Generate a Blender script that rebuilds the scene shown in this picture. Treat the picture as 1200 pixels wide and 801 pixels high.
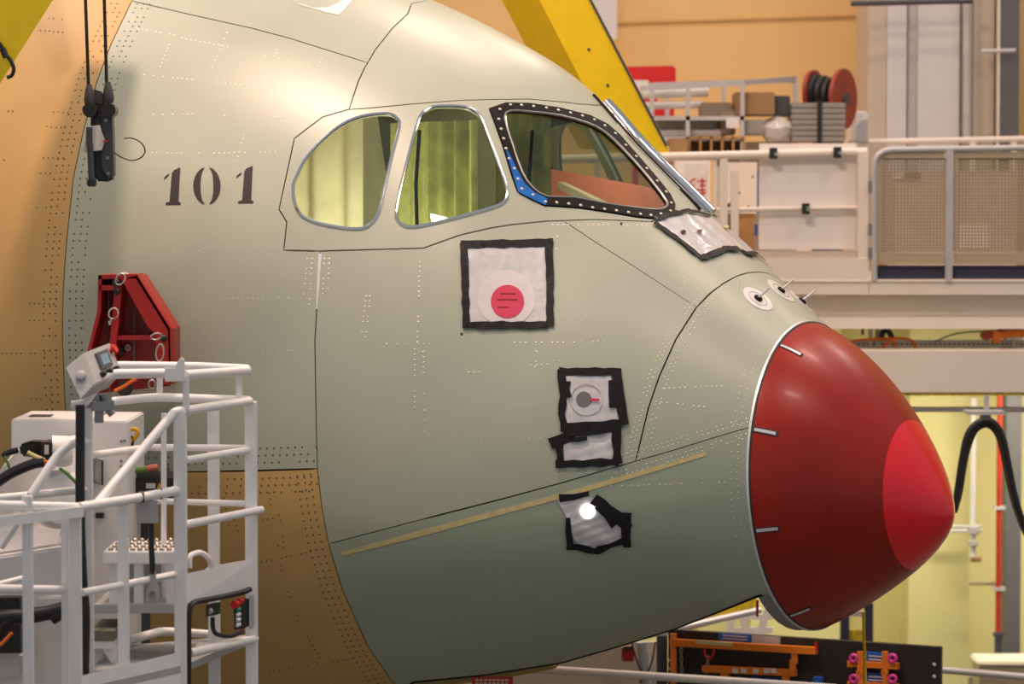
import bpy, bmesh, math, random
import numpy as np
from mathutils import Vector, Matrix
from mathutils.geometry import delaunay_2d_cdt

random.seed(7)
rng = np.random.default_rng(7)
scene = bpy.context.scene
COL = scene.collection
for o in list(bpy.data.objects):
    bpy.data.objects.remove(o)

# ------------------------------------------------------------------ camera
F, CX, HY, CYP = 3600.0, 600.0, 235.0, 400.5       # focal length in px of a 1200x801 frame, horizon row
PIT = math.atan((CYP - HY) / F)
CAM = np.array([0.0, -20.0, 5.3])
cam_data = bpy.data.cameras.new('camera')
cam_data.sensor_width = 36.0
cam_data.lens = 36.0 * F / 1200.0
cam_data.dof.use_dof = True
cam_data.dof.focus_distance = 19.6
cam_data.dof.aperture_fstop = 2.0
cam_data.clip_end = 300
cam = bpy.data.objects.new('camera', cam_data)
COL.objects.link(cam)
cam.location = CAM
cam.rotation_euler = (math.pi / 2 - PIT, 0, 0)
scene.camera = cam

# ------------------------------------------------------------------ light
world = bpy.data.worlds.new('hall_air')
scene.world = world
world.use_nodes = True
bg = world.node_tree.nodes['Background']
bg.inputs[0].default_value = (0.84, 0.91, 0.96, 1)
bg.inputs[1].default_value = 0.35
scene.view_settings.view_transform = 'Standard'
scene.view_settings.look = 'None'
scene.view_settings.exposure = 0.12
scene.view_settings.gamma = 1.0


def area(name, loc, target, size, size_y, power, color):
    l = bpy.data.lights.new(name, 'AREA')
    l.shape = 'RECTANGLE'
    l.size, l.size_y, l.energy, l.color = size, size_y, power, color
    o = bpy.data.objects.new(name, l)
    COL.objects.link(o)
    o.location = loc
    o.rotation_euler = (Vector(target) - Vector(loc)).to_track_quat('-Z', 'Y').to_euler()
    return o


WARM = (1.0, 0.75, 0.61)
# rows of high-bay lamps under the hall roof
for lx, ly in ((-6, -5), (0, -5), (6, -5), (-6, 3), (0.9, 6.1), (7, 3), (-4, 10), (3, 10), (10, 10)):
    area('high_bay_lamp', (lx, ly, 14.0), (lx, ly, 0), 1.6, 0.7, 205, WARM)
# fluorescent tubes under the mezzanine light the yellow wall
for lx in (2.0, 6.0, 10.0):
    area('mezzanine_lamp', (lx, 11.3, 3.75), (lx, 12.2, 0), 2.4, 0.3, 110, (1.0, 0.93, 0.72))
# unseen warm floodlight high up in the hall; an added plate shades the fuselage
FLOOD = np.array([-2.1, -1.6, 14.0])
area('flood_lamp', FLOOD, (-1.8, -0.4, 5.0), 0.3, 0.3, 640, (1.0, 0.70, 0.56))
# unseen fill lights added to brighten the cockpit interior
FILL = []
for e in (50, 85):
    fill = bpy.data.lights.new('cockpit_fill_light', 'POINT')
    fill.energy, fill.color, fill.shadow_soft_size = e, (1.0, 0.92, 0.78), 0.05
    FILL.append(bpy.data.objects.new('cockpit_fill_light', fill))
    COL.objects.link(FILL[-1])


# ------------------------------------------------------------------ helpers
def lin(c):
    return tuple(((v / 255.0) / 12.92 if v / 255.0 <= 0.04045 else ((v / 255.0 + 0.055) / 1.055) ** 2.4) for v in c)


def mat(name, rgb, rough=0.5, metal=0.0, var=0.06, scale=6.0, bump=0.0, bscale=60.0, spec=0.5, coat=0.0, emit=None, alpha=None):
    m = bpy.data.materials.new(name)
    m.use_nodes = True
    nt = m.node_tree
    b = nt.nodes['Principled BSDF']
    c = lin(rgb)
    tc = nt.nodes.new('ShaderNodeTexCoord')
    nz = nt.nodes.new('ShaderNodeTexNoise')
    nz.inputs['Scale'].default_value = scale
    nz.inputs['Detail'].default_value = 5
    nt.links.new(tc.outputs['Object'], nz.inputs['Vector'])
    ramp = nt.nodes.new('ShaderNodeValToRGB')
    ramp.color_ramp.elements[0].position = 0.3
    ramp.color_ramp.elements[1].position = 0.7
    ramp.color_ramp.elements[0].color = tuple(v * (1 - var) for v in c) + (1,)
    ramp.color_ramp.elements[1].color = tuple(min(1, v * (1 + var)) for v in c) + (1,)
    nt.links.new(nz.outputs['Fac'], ramp.inputs['Fac'])
    nt.links.new(ramp.outputs['Color'], b.inputs['Base Color'])
    b.inputs['Roughness'].default_value = rough
    b.inputs['Metallic'].default_value = metal
    b.inputs['Specular IOR Level'].default_value = spec
    b.inputs['Coat Weight'].default_value = coat
    b.inputs['Coat Roughness'].default_value = 0.12
    if bump:
        n2 = nt.nodes.new('ShaderNodeTexNoise')
        n2.inputs['Scale'].default_value = bscale
        n2.inputs['Detail'].default_value = 3
        nt.links.new(tc.outputs['Object'], n2.inputs['Vector'])
        bp = nt.nodes.new('ShaderNodeBump')
        bp.inputs['Strength'].default_value = bump
        bp.inputs['Distance'].default_value = 0.01
        nt.links.new(n2.outputs['Fac'], bp.inputs['Height'])
        nt.links.new(bp.outputs['Normal'], b.inputs['Normal'])
    if emit:
        b.inputs['Emission Color'].default_value = lin(emit[0]) + (1,)
        b.inputs['Emission Strength'].default_value = emit[1]
    if alpha is not None:
        b.inputs['Alpha'].default_value = alpha
    return m


def glass_mat(name, tint, refl=0.12):
    m = bpy.data.materials.new(name)
    m.use_nodes = True
    nt = m.node_tree
    nt.nodes.remove(nt.nodes['Principled BSDF'])
    out = nt.nodes['Material Output']
    tr = nt.nodes.new('ShaderNodeBsdfTransparent')
    tr.inputs[0].default_value = lin(tint) + (1,)
    gl = nt.nodes.new('ShaderNodeBsdfGlossy')
    gl.inputs['Roughness'].default_value = 0.03
    fc = nt.nodes.new('ShaderNodeLayerWeight')
    fc.inputs['Blend'].default_value = 0.5
    pw = nt.nodes.new('ShaderNodeMath')
    pw.operation = 'POWER'
    pw.inputs[1].default_value = 4.0
    nt.links.new(fc.outputs['Facing'], pw.inputs[0])
    lw = nt.nodes.new('ShaderNodeMath')
    lw.operation = 'MULTIPLY_ADD'
    lw.inputs[1].default_value = 0.8
    lw.inputs[2].default_value = 0.04
    nt.links.new(pw.outputs[0], lw.inputs[0])
    mx = nt.nodes.new('ShaderNodeMixShader')
    nt.links.new(lw.outputs[0], mx.inputs[0])
    nt.links.new(tr.outputs[0], mx.inputs[1])
    nt.links.new(gl.outputs[0], mx.inputs[2])
    nt.links.new(mx.outputs[0], out.inputs[0])
    return m


M = dict(
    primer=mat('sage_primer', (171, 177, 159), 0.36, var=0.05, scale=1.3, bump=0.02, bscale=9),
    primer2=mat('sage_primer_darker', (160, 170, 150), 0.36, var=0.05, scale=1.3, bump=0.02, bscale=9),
    ochre=mat('ochre_primer', (196, 158, 98), 0.45, var=0.07, scale=1.6, bump=0.02, bscale=9),
    zinc=mat('zinc_green_inside', (150, 150, 108), 0.6, var=0.12),
    dark=mat('joint_sealant', (52, 50, 46), 0.7),
    rivet_light=mat('bare_rivet', (226, 220, 200), 0.35, metal=0.2),
    rivet_dark=mat('open_rivet_hole', (104, 92, 66), 0.8),
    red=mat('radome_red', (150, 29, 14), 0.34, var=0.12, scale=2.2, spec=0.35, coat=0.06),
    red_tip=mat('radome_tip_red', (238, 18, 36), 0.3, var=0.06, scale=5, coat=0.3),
    chrome=mat('polished_metal', (215, 218, 224), 0.14, metal=1.0, var=0.02),
    bright_edge=mat('bright_edge', (228, 228, 230), 0.3, metal=0.35),
    disc_grey=mat('disc_grey', (112, 110, 112), 0.5),
    steel=mat('grey_steel', (150, 150, 150), 0.38, metal=0.8),
    greyring=mat('grey_bulkhead', (150, 150, 150), 0.55),
    black=mat('black_rubber', (18, 15, 14), 0.5, var=0.2, spec=0.2),
    tape=mat('black_tape', (32, 29, 30), 0.42, var=0.25, scale=25, bump=0.25, bscale=35, spec=0.2),
    film=mat('milky_film', (208, 206, 208), 0.14, var=0.10, scale=16, bump=0.35, bscale=16, coat=0.5),
    white=mat('white_enamel', (226, 222, 220), 0.35, var=0.03),
    digit=mat('stencil_ink', (40, 32, 32), 0.6, var=0.15, scale=30),
    disc=mat('pale_disc', (216, 208, 212), 0.3),
    masking=mat('masking_tape', (206, 190, 132), 0.6, var=0.1, scale=20),
    bluefilm=mat('blue_film', (30, 104, 190), 0.25, var=0.25, scale=14, bump=0.3, bscale=25),
    crimson=mat('crimson_disc', (206, 40, 84), 0.5),
    glass_tinted=glass_mat('windscreen_glass', (214, 218, 208)),
    glass=glass_mat('window_glass', (246, 250, 242)),
)


def link(name, me, parent=None):
    o = bpy.data.objects.new(name, me)
    COL.objects.link(o)
    if parent is not None:
        o.parent = parent
    return o


def worldloc(o):
    v = Vector((0, 0, 0))
    while o is not None:
        v += o.location
        o = o.parent
    return v


def obj(name, verts, faces, m, parent=None, smooth=False, mats=None, mi=None, base=False):
    V = np.asarray(verts, float).reshape(-1, 3)
    lo, hi = V.min(0), V.max(0)
    org = (lo + hi) / 2
    if parent is None or base:
        org[2] = lo[2]
    me = bpy.data.meshes.new(name)
    me.from_pydata((V - org).tolist(), [], [tuple(int(i) for i in f) for f in faces])
    for mm in (mats or [m]):
        me.materials.append(M[mm] if isinstance(mm, str) else mm)
    if mi is not None:
        me.polygons.foreach_set('material_index', np.asarray(mi, np.int32))
    if smooth:
        me.polygons.foreach_set('use_smooth', np.ones(len(me.polygons), bool))
        if smooth != 'all':
            me.set_sharp_from_angle(angle=math.radians(38))
    me.update()
    o = link(name, me, parent)
    o.location = Vector(org) - (worldloc(parent) if parent is not None else Vector((0, 0, 0)))
    return o


def empty(name, loc, parent=None):
    o = bpy.data.objects.new(name, None)
    o.empty_display_size = 0.2
    COL.objects.link(o)
    o.location = Vector(loc)
    return o


def tag(o, label=None, cat=None, group=None, kind=None):
    for k, v in (('label', label), ('category', cat), ('group', group), ('kind', kind)):
        if v:
            o[k] = v
    return o


def thing(name, loc, label, cat, group=None):
    return tag(empty(name, loc), label, cat, group)


def ray_dir(px):
    a, b = (px[0] - CX) / F, (CYP - px[1]) / F
    return np.array([a, math.cos(PIT) + b * math.sin(PIT), -math.sin(PIT) + b * math.cos(PIT)])


def W(x, y, Y):
    """point of the place that is seen at (x, y) and lies at depth Y"""
    d = ray_dir((x, y))
    return CAM + d * ((Y - CAM[1]) / d[1])


def project(P):
    d = P - CAM
    f = d[..., 1] * math.cos(PIT) - d[..., 2] * math.sin(PIT)
    u = d[..., 1] * math.sin(PIT) + d[..., 2] * math.cos(PIT)
    return np.stack([CX + F * d[..., 0] / f, CYP - F * u / f], -1)


class MB:
    """collects shapes of one mesh"""
    def __init__(s):
        s.v, s.f, s.mi, s.cur = [], [], [], 0

    def add(s, V, Fc):
        n = len(s.v)
        s.v += [tuple(p) for p in V]
        s.f += [tuple(i + n for i in f) for f in Fc]
        s.mi += [s.cur] * len(Fc)
        return s

    def box(s, lo, hi):
        (a, b, c), (d, e, f) = lo, hi
        return s.hexa([(a, b, c), (d, b, c), (d, e, c), (a, e, c), (a, b, f), (d, b, f), (d, e, f), (a, e, f)])

    def hexa(s, P):
        return s.add(P, [(0, 3, 2, 1), (4, 5, 6, 7), (0, 1, 5, 4), (1, 2, 6, 5), (2, 3, 7, 6), (3, 0, 4, 7)])

    def beam(s, p, q, w, h, up=(0, 0, 1)):
        p, q, up = np.array(p, float), np.array(q, float), np.array(up, float)
        d = (q - p) / np.linalg.norm(q - p)
        x = np.cross(d, up)
        if np.linalg.norm(x) < 1e-4:
            x = np.cross(d, (0, 1, 0))
        x /= np.linalg.norm(x)
        y = np.cross(x, d)
        c = [(-1, -1), (1, -1), (1, 1), (-1, 1)]
        return s.hexa([p + x * a * w / 2 + y * b * h / 2 for a, b in c] + [q + x * a * w / 2 + y * b * h / 2 for a, b in c])

    def prism(s, poly, off):
        """polygon of 3D points extruded by vector off"""
        n = len(poly)
        P = [np.array(p, float) for p in poly]
        off = np.array(off, float)
        return s.add(P + [p + off for p in P], [tuple(range(n)), tuple(range(2 * n - 1, n - 1, -1))] +
                     [((i + 1) % n, i, n + i, n + (i + 1) % n) for i in range(n)])

    def tube(s, pts, r, seg=10, closed=False):
        P = np.array(pts, float)
        n = len(P)
        rr = np.broadcast_to(np.asarray(r, float), (n,))
        if closed:
            T = np.roll(P, -1, 0) - np.roll(P, 1, 0)
        else:
            T = np.gradient(P, axis=0)
        T /= np.maximum(np.linalg.norm(T, axis=1), 1e-9)[:, None]
        ref = np.array([0, 0, 1.0]) if abs(T[0][2]) < 0.9 else np.array([1.0, 0, 0])
        X = np.cross(T[0], ref)
        X /= np.linalg.norm(X)
        V = []
        for i in range(n):
            X = X - T[i] * X.dot(T[i])
            X /= np.linalg.norm(X)
            Y = np.cross(T[i], X)
            for k in range(seg):
                a = 2 * math.pi * k / seg
                V.append(P[i] + rr[i] * (math.cos(a) * X + math.sin(a) * Y))
        Fc = []
        for i in range(n if closed else n - 1):
            j = (i + 1) % n
            for k in range(seg):
                l = (k + 1) % seg
                Fc.append((i * seg + k, i * seg + l, j * seg + l, j * seg + k))
        if not closed:
            Fc.append(tuple(range(seg - 1, -1, -1)))
            Fc.append(tuple((n - 1) * seg + k for k in range(seg)))
        return s.add(V, Fc)

    def lathe(s, c, axis, prof, seg=20):
        """prof: list of (distance along axis, radius)"""
        c, ax = np.array(c, float), np.array(axis, float)
        ax /= np.linalg.norm(ax)
        X = np.cross(ax, (0, 0, 1.0))
        if np.linalg.norm(X) < 1e-3:
            X = np.array([1.0, 0, 0])
        X /= np.linalg.norm(X)
        Y = np.cross(ax, X)
        V, Fc = [], []
        for d, r in prof:
            for k in range(seg):
                a = 2 * math.pi * k / seg
                V.append(c + ax * d + r * (math.cos(a) * X + math.sin(a) * Y))
        for i in range(len(prof) - 1):
            for k in range(seg):
                l = (k + 1) % seg
                Fc.append((i * seg + k, i * seg + l, (i + 1) * seg + l, (i + 1) * seg + k))
        Fc.append(tuple(range(seg - 1, -1, -1)))
        Fc.append(tuple((len(prof) - 1) * seg + k for k in range(seg)))
        return s.add(V, Fc)

    def build(s, name, m, parent=None, smooth=False, bevel=0.0):
        ms = list(m) if isinstance(m, (list, tuple)) else [m]
        o = obj(name, s.v, s.f, None, parent, smooth, mats=ms, mi=s.mi if len(ms) > 1 else None)
        if bevel:
            bm = bmesh.new()
            bm.from_mesh(o.data)
            bmesh.ops.recalc_face_normals(bm, faces=bm.faces)
            bmesh.ops.bevel(bm, geom=[e for e in bm.edges if e.is_manifold and e.calc_face_angle(0) > 0.6], offset=bevel, segments=2, affect='EDGES', clamp_overlap=True)
            bm.to_mesh(o.data)
            bm.free()
        else:
            bm = bmesh.new()
            bm.from_mesh(o.data)
            bmesh.ops.recalc_face_normals(bm, faces=bm.faces)
            bm.to_mesh(o.data)
            bm.free()
            if smooth:
                o.data.set_sharp_from_angle(angle=math.radians(38))
        return o


def fillet(pts, r, n=5):
    """round the corners of a 3D polyline"""
    P = [np.array(p, float) for p in pts]
    out = [P[0]]
    for i in range(1, len(P) - 1):
        a, b, c = P[i - 1], P[i], P[i + 1]
        la, lc = np.linalg.norm(a - b), np.linalg.norm(c - b)
        k = min(r, la * 0.45, lc * 0.45)
        p, q = b + (a - b) / la * k, b + (c - b) / lc * k
        for t in np.linspace(0, 1, n):
            out.append((1 - t) ** 2 * p + 2 * t * (1 - t) * b + t * t * q)
    out.append(P[-1])
    return out


def smoothline(pts, n=8):
    """Catmull-Rom through the points"""
    P = np.array(pts, float)
    E = np.vstack([2 * P[0] - P[1], P, 2 * P[-1] - P[-2]])
    out = []
    for i in range(1, len(E) - 2):
        for t in np.linspace(0, 1, n, endpoint=False):
            a, b, c, d = E[i - 1], E[i], E[i + 1], E[i + 2]
            out.append(0.5 * (2 * b + (c - a) * t + (2 * a - 5 * b + 4 * c - d) * t * t + (3 * b - a - 3 * c + d) * t ** 3))
    out.append(P[-1])
    return np.array(out)


# ================================================================== THE HALL
def structure(o, label=None):
    o['kind'] = 'structure'
    if label:
        o['label'] = label
    return o


M['wall_ochre'] = mat('ochre_wall_paint', (222, 184, 124), 0.75, var=0.03, scale=0.4)
M['wall_pale'] = mat('pale_yellow_wall_paint', (226, 214, 152), 0.75, var=0.04, scale=0.5)
M['floor'] = mat('hall_floor_paint', (104, 100, 92), 0.55, var=0.08, scale=0.7)
structure(MB().box((-30, -26, -0.2), (30, 14.3, 0)).build('floor', 'floor'))
structure(MB().box((-30, 14, 4.4), (30, 14.3, 16)).build('wall_back', 'wall_ochre'))
structure(MB().box((-30, 14, 0), (30, 14.3, 4.398)).build('wall_back_lower', 'wall_pale'))

# ================================================================== THE AIRCRAFT NOSE
TH = math.radians(30)
AX = np.array([math.cos(TH), -math.sin(TH), 0])      # forward
HX = np.array([-math.sin(TH), -math.cos(TH), 0])     # to starboard
ZX = np.array([0, 0, 1.0])
RC = np.array([1.973, 0, 3.509])                      # centre of the radome joint
ST = np.array([0.0, 0.618, 1.237, 1.855, 2.474, 4.152, 9.0])
ZT = np.array([1.007, 1.531, 2.108, 2.653, 2.97, 3.563, 3.62])
ZB = np.array([-1.007, -1.058, -1.326, -1.601, -1.845, -2.357, -2.40])
WD = np.array([1.007, 1.434, 1.825, 2.103, 2.208, 2.529, 2.56])
ZM = np.array([0.0, -0.094, -0.168, -0.182, -0.098, 0.466, 0.466])
NU = np.array([2.0, 2.019, 1.547, 1.627, 1.857, 2.0, 2.0])
NL = np.array([2.0, 2.0, 2.0, 2.0, 2.526, 2.526, 2.526])


def spl(ys, x):
    h = np.diff(ST)
    dl = np.diff(ys) / h
    m = np.zeros_like(ys)
    m[0], m[-1] = dl[0], dl[-1]
    m[1:-1] = (h[1:] * dl[:-1] + h[:-1] * dl[1:]) / (h[:-1] + h[1:])
    i = np.clip(np.searchsorted(ST, x) - 1, 0, len(ST) - 2)
    t = (x - ST[i]) / h[i]
    return ((2 * t**3 - 3 * t**2 + 1) * ys[i] + (t**3 - 2 * t**2 + t) * h[i] * m[i] +
            (-2 * t**3 + 3 * t**2) * ys[i + 1] + (t**3 - t**2) * h[i] * m[i + 1])


def body(u, phi):
    zt, zb, w, zm, nu, nl = (spl(k, u) for k in (ZT, ZB, WD, ZM, NU, NL))
    c, sn = np.cos(phi), np.sin(phi)
    up = c >= 0
    n = np.where(up, nu, nl)
    lat = w * np.sign(sn) * np.abs(sn) ** (2 / n)
    z = zm + np.where(up, zt - zm, zm - zb) * np.sign(c) * np.abs(c)
    return lat, z


def B(s, lat, z):
    return RC - s * AX + lat * HX + z * ZX


def spos(u, phi):
    u, phi = np.asarray(u, float), np.asarray(phi, float)
    lat, z = body(u, phi)
    uu = u + 0.05 * np.clip(1 - u / 2.474, 0, 1) * z
    return RC - uu[..., None] * AX + lat[..., None] * HX + z[..., None] * ZX


def snor(u, phi):
    e = 0.012
    du = spos(u + e, phi) - spos(np.maximum(u - e, 0), phi)
    dp = spos(u, phi + e) - spos(u, phi - e)
    n = np.cross(du, dp)
    n /= np.linalg.norm(n, axis=-1)[..., None]
    return n


_t = snor(np.array([3.0]), np.array([1.5]))[0]
NSGN = 1.0 if _t.dot(HX) > 0 else -1.0


def nor(u, phi):
    return NSGN * snor(np.asarray(u, float), np.asarray(phi, float))


GU, GV = np.meshgrid(np.linspace(0, 7.5, 230), np.linspace(-1.2, 2.8, 230), indexing='ij')
GU, GV = GU.ravel(), GV.ravel()
GP = spos(GU, GV)
_face = ((CAM - GP) * nor(GU, GV)).sum(1) > 0
GU, GV, GP = GU[_face], GV[_face], GP[_face]
GX = project(GP)


def hits(Q):
    """where the lines of sight through pixels Q meet the skin: (station, angle) each"""
    Q = np.asarray(Q, float).reshape(-1, 2)
    out = np.zeros_like(Q)
    for k, q in enumerate(Q):
        d = ((GX - q) ** 2).sum(1)
        m = np.where(d < 140)[0]
        if len(m):
            m = m[GP[m, 1] < GP[m, 1].min() + 0.4]
            i = m[d[m].argmin()]
        else:
            i = d.argmin()
        out[k] = GU[i], GV[i]
    p, best = out.copy(), out.copy()
    bd = np.full(len(Q), 1e9)
    e = 1e-3
    for _ in range(7):
        f0 = project(spos(p[:, 0], p[:, 1])) - Q
        nd = np.linalg.norm(f0, axis=1)
        k = nd < bd
        best[k], bd[k] = p[k], nd[k]
        ja = (project(spos(p[:, 0] + e, p[:, 1])) - Q - f0) / e
        jb = (project(spos(p[:, 0], p[:, 1] + e)) - Q - f0) / e
        det = ja[:, 0] * jb[:, 1] - ja[:, 1] * jb[:, 0]
        det = np.where(np.abs(det) < 1.0, 1e9, det)
        du = (-f0[:, 0] * jb[:, 1] + f0[:, 1] * jb[:, 0]) / det
        dv = (-ja[:, 0] * f0[:, 1] + ja[:, 1] * f0[:, 0]) / det
        p = p + np.clip(np.stack([du, dv], 1), -0.05, 0.05)
        p[:, 0] = np.maximum(p[:, 0], 0)
    return [tuple(b) for b in best]


def hit(x, y):
    return hits([(x, y)])[0]


def dens(px, step=9, closed=False):
    P = [np.array(p, float) for p in px]
    if closed:
        P.append(P[0])
    out = []
    for a, b in zip(P[:-1], P[1:]):
        n = max(1, int(math.ceil(np.linalg.norm(b - a) / step)))
        out += [a + (b - a) * k / n for k in range(n)]
    if not closed:
        out.append(P[-1])
    return out


def trace(px, step=9, closed=False):
    return hits(dens(px, step, closed))


def c4(L):      # coordinates read in an enlarged crop of the side windows
    return [(300 + x / 3.338, 80 + y / 3.338) for x, y in L]


def c5(L):      # coordinates read in an enlarged crop of the windscreen
    return [(540 + x / 2.857, 90 + y / 2.857) for x, y in L]


def closedsmooth(px, n=3):
    P = np.array(px, float)
    N = len(P)
    out = []
    for i in range(N):
        a, b, c, d = P[i - 1], P[i], P[(i + 1) % N], P[(i + 2) % N]
        for t in np.linspace(0, 1, n, endpoint=False):
            out.append(0.5 * (2 * b + (c - a) * t + (2 * a - 5 * b + 4 * c - d) * t * t + (3 * b - a - 3 * c + d) * t ** 3))
    return [tuple(p) for p in out]


WIN1 = closedsmooth(c4([(145, 460), (150, 520), (175, 570), (230, 600), (320, 620), (400, 627), (445, 612), (480, 565), (500, 480), (530, 350), (560, 230), (555, 200), (530, 181), (490, 178), (420, 187), (360, 208), (300, 245), (240, 300), (190, 360), (160, 420)]))
WIN2 = closedsmooth(c4([(548, 560), (555, 595), (580, 615), (620, 620), (700, 605), (800, 580), (900, 552), (960, 530), (982, 500), (978, 460), (950, 380), (915, 280), (885, 200), (855, 168), (820, 152), (770, 148), (700, 150), (665, 165), (640, 190), (620, 250), (590, 370), (565, 470)]))
WSO = c5([(95, 107), (150, 88), (230, 90), (330, 105), (430, 130), (490, 160), (530, 195), (600, 275), (660, 345), (700, 395), (717, 430), (714, 456), (690, 467), (640, 475), (590, 470), (500, 455), (400, 440), (280, 431), (240, 412), (190, 385), (170, 330), (140, 230), (115, 160)])
WSI = closedsmooth(c5([(146, 140), (165, 115), (230, 118), (330, 130), (420, 155), (480, 185), (540, 240), (600, 305), (650, 365), (690, 420), (682, 440), (650, 446), (590, 440), (480, 425), (380, 405), (290, 402), (240, 372), (205, 320), (170, 220)]), 2)

w1, w2 = trace(WIN1, 7, True), trace(WIN2, 7, True)
wso, wsi = trace(WSO, 8, True), trace(WSI, 8, True)
seam1 = [(4.62, 0.0), (4.56, 0.3)] + trace([(154, 2), (130, 52), (114, 94), (97, 156), (86, 208), (77.5, 287), (74, 340), (73, 392), (75, 445), (77, 490)]) + [(4.14, 1.75), (4.1, 2.0), (4.05, 2.3), (4.05, 2.6)]
seam2 = trace([(375, 292), (374, 310), (369, 400), (370.5, 500), (372, 550), (377, 594), (385, 637), (401, 690), (430, 755), (460, 799)]) + [(2.2, 2.6)]
seam2t = [(2.97, 0.0), (2.93, 0.12)] + trace([(478, 16), (460, 33), (440, 58), (427, 80), (420, 95), (414, 113)])
roof = trace([(150, 0), (225, 17.5), (295, 33), (340, 45), (431, 73.5)])
cock = trace([(409, 128), (378, 137), (345, 162), (327, 245), (336, 260), (332.5, 293), (375, 294), (445, 292), (496, 290.6), (540, 275), (575, 267), (600, 263), (640, 259), (697, 257), (763, 259.5)])
cock = cock + [(cock[-1][0] - 0.03, 0.2), (cock[-1][0] - 0.05, 0.0)]
seam2t = seam2t + [cock[0]]
cocktop = [cock[0]] + trace([(429, 127), (480, 122), (540, 117.5), (575, 116.5), (620, 116), (655, 119), (680, 122)])
cocktop = cocktop + [(cocktop[-1][0] - 0.02, cocktop[-1][1] * 0.5), (cocktop[-1][0] - 0.03, 0.0)]
cockv = trace([(447.5, 266), (444, 294)])
diag = trace([(658, 257), (700, 285), (740, 310), (818, 361)])
seam3 = [(0.375, 0.0), (0.376, 0.05), (0.378, 0.1), (0.380, 0.15), (0.382, 0.19)] + trace([(861, 324.5), (846, 333), (832, 343.6), (816, 360), (792, 397.5), (772.5, 441), (760, 477.5), (744.5, 542)])
low = trace([(383, 637.5), (480, 612), (588, 584.5), (660, 565), (745, 540), (790, 527), (840, 511.5), (876, 501)]) + [(0.0, low_end) for low_end in ()]
low = low + [(0.0, low[-1][1] - 0.005)]
line551 = trace([(78, 556), (140, 554.5), (200, 553), (290, 551.5), (373, 549)])
line551 = [(line551[0][0] + 0.1, line551[0][1])] + line551


_be = sorted(trace([(891, 697), (840, 717.5), (790, 737), (725, 757), (659, 776), (565, 791), (483, 799)], 12))
_bs, _bp = [0.0] + [q[0] for q in _be] + [2.6, 9.0], [_be[0][1]] + [q[1] for q in _be] + [2.62, 2.62]


def phib(s):
    return np.interp(s, _bs, _bp)


def phip(s):
    """lower edge of the port side"""
    return np.interp(s, [0, 2.0, 2.7, 9], [2.15, 2.15, 2.6, 2.62])


SEND = 8.6
KS = 2.2      # metres per radian, about

_edges_s = np.concatenate([np.arange(0, 4.6, 0.06), np.arange(4.6, SEND + 0.01, 0.25)])
bot = [(s, float(phib(s))) for s in _edges_s]
border = bot + [(SEND, p) for p in np.arange(2.5, -2.55, -0.1)] + [(s, -float(phip(s))) for s, p in bot[::-1]] + [(0.0, p) for p in np.arange(-2.1, bot[0][1] - 0.03, 0.06)]

V2, E2 = [], []


def constrain(L, closed=False):
    n0 = len(V2)
    V2.extend(Vector((s, p * KS)) for s, p in L)
    E2.extend((n0 + i, n0 + i + 1) for i in range(len(L) - 1))
    if closed:
        E2.append((n0 + len(L) - 1, n0))


constrain(border, True)
for L, cl in ((w1, True), (w2, True), (wso, True), (wsi, True), (seam1, False), (seam2, False), (seam2t, False), (roof, False), (cock, False), (cocktop, False), (cockv, False), (diag, False), (seam3, False), (low, False), (line551, False)):
    constrain(L, cl)
    constrain([(s, -p) for s, p in L], cl)
CP = np.array([tuple(v) for v in V2])
gs, gp = [], []
for s in np.arange(0.04, SEND, 0.06):
    for p in np.arange(-2.62, 2.63, 0.028):
        if -phip(s) + 0.012 < p < phib(s) - 0.012:
            if s > 4.75 and (int(round(s / 0.06)) % 4 or int(round(p / 0.028)) % 3):
                continue
            if p < -0.6 and (int(round(s / 0.06)) % 2 or int(round(p / 0.028)) % 2):
                continue
            gs.append(s)
            gp.append(p * KS)
G = np.array([gs, gp]).T
keep = np.ones(len(G), bool)
cell = {}
for x, y in CP:
    cell.setdefault((int(x // 0.1), int(y // 0.1)), []).append((x, y))
for i, (x, y) in enumerate(G):
    cx_, cy_ = int(x // 0.1), int(y // 0.1)
    for a in (-1, 0, 1):
        for b in (-1, 0, 1):
            for q in cell.get((cx_ + a, cy_ + b), ()):
                if (q[0] - x) ** 2 + (q[1] - y) ** 2 < 0.0011:
                    keep[i] = False
G = G[keep]
allv = V2 + [Vector(g) for g in G]
ov, oe, of, _, oeo, _ = delaunay_2d_cdt(allv, E2, [], 0, 1e-5)
OV = np.array([tuple(v) for v in ov])
cons = set()
for e, src in zip(oe, oeo):
    if src:
        cons.add((min(e), max(e)))
e2f = {}
for fi, f in enumerate(of):
    for k in range(3):
        e = (f[k], f[(k + 1) % 3])
        e2f.setdefault((min(e), max(e)), []).append(fi)
reg = [-1] * len(of)
nreg = 0
for fi in range(len(of)):
    if reg[fi] >= 0:
        continue
    stack = [fi]
    reg[fi] = nreg
    while stack:
        k = stack.pop()
        f = of[k]
        for j in range(3):
            e = (min(f[j], f[(j + 1) % 3]), max(f[j], f[(j + 1) % 3]))
            if e in cons:
                continue
            for g in e2f[e]:
                if reg[g] < 0:
                    reg[g] = nreg
                    stack.append(g)
    nreg += 1
regfaces = [[] for _ in range(nreg)]
for fi, r in enumerate(reg):
    regfaces[r].append(of[fi])


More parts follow.
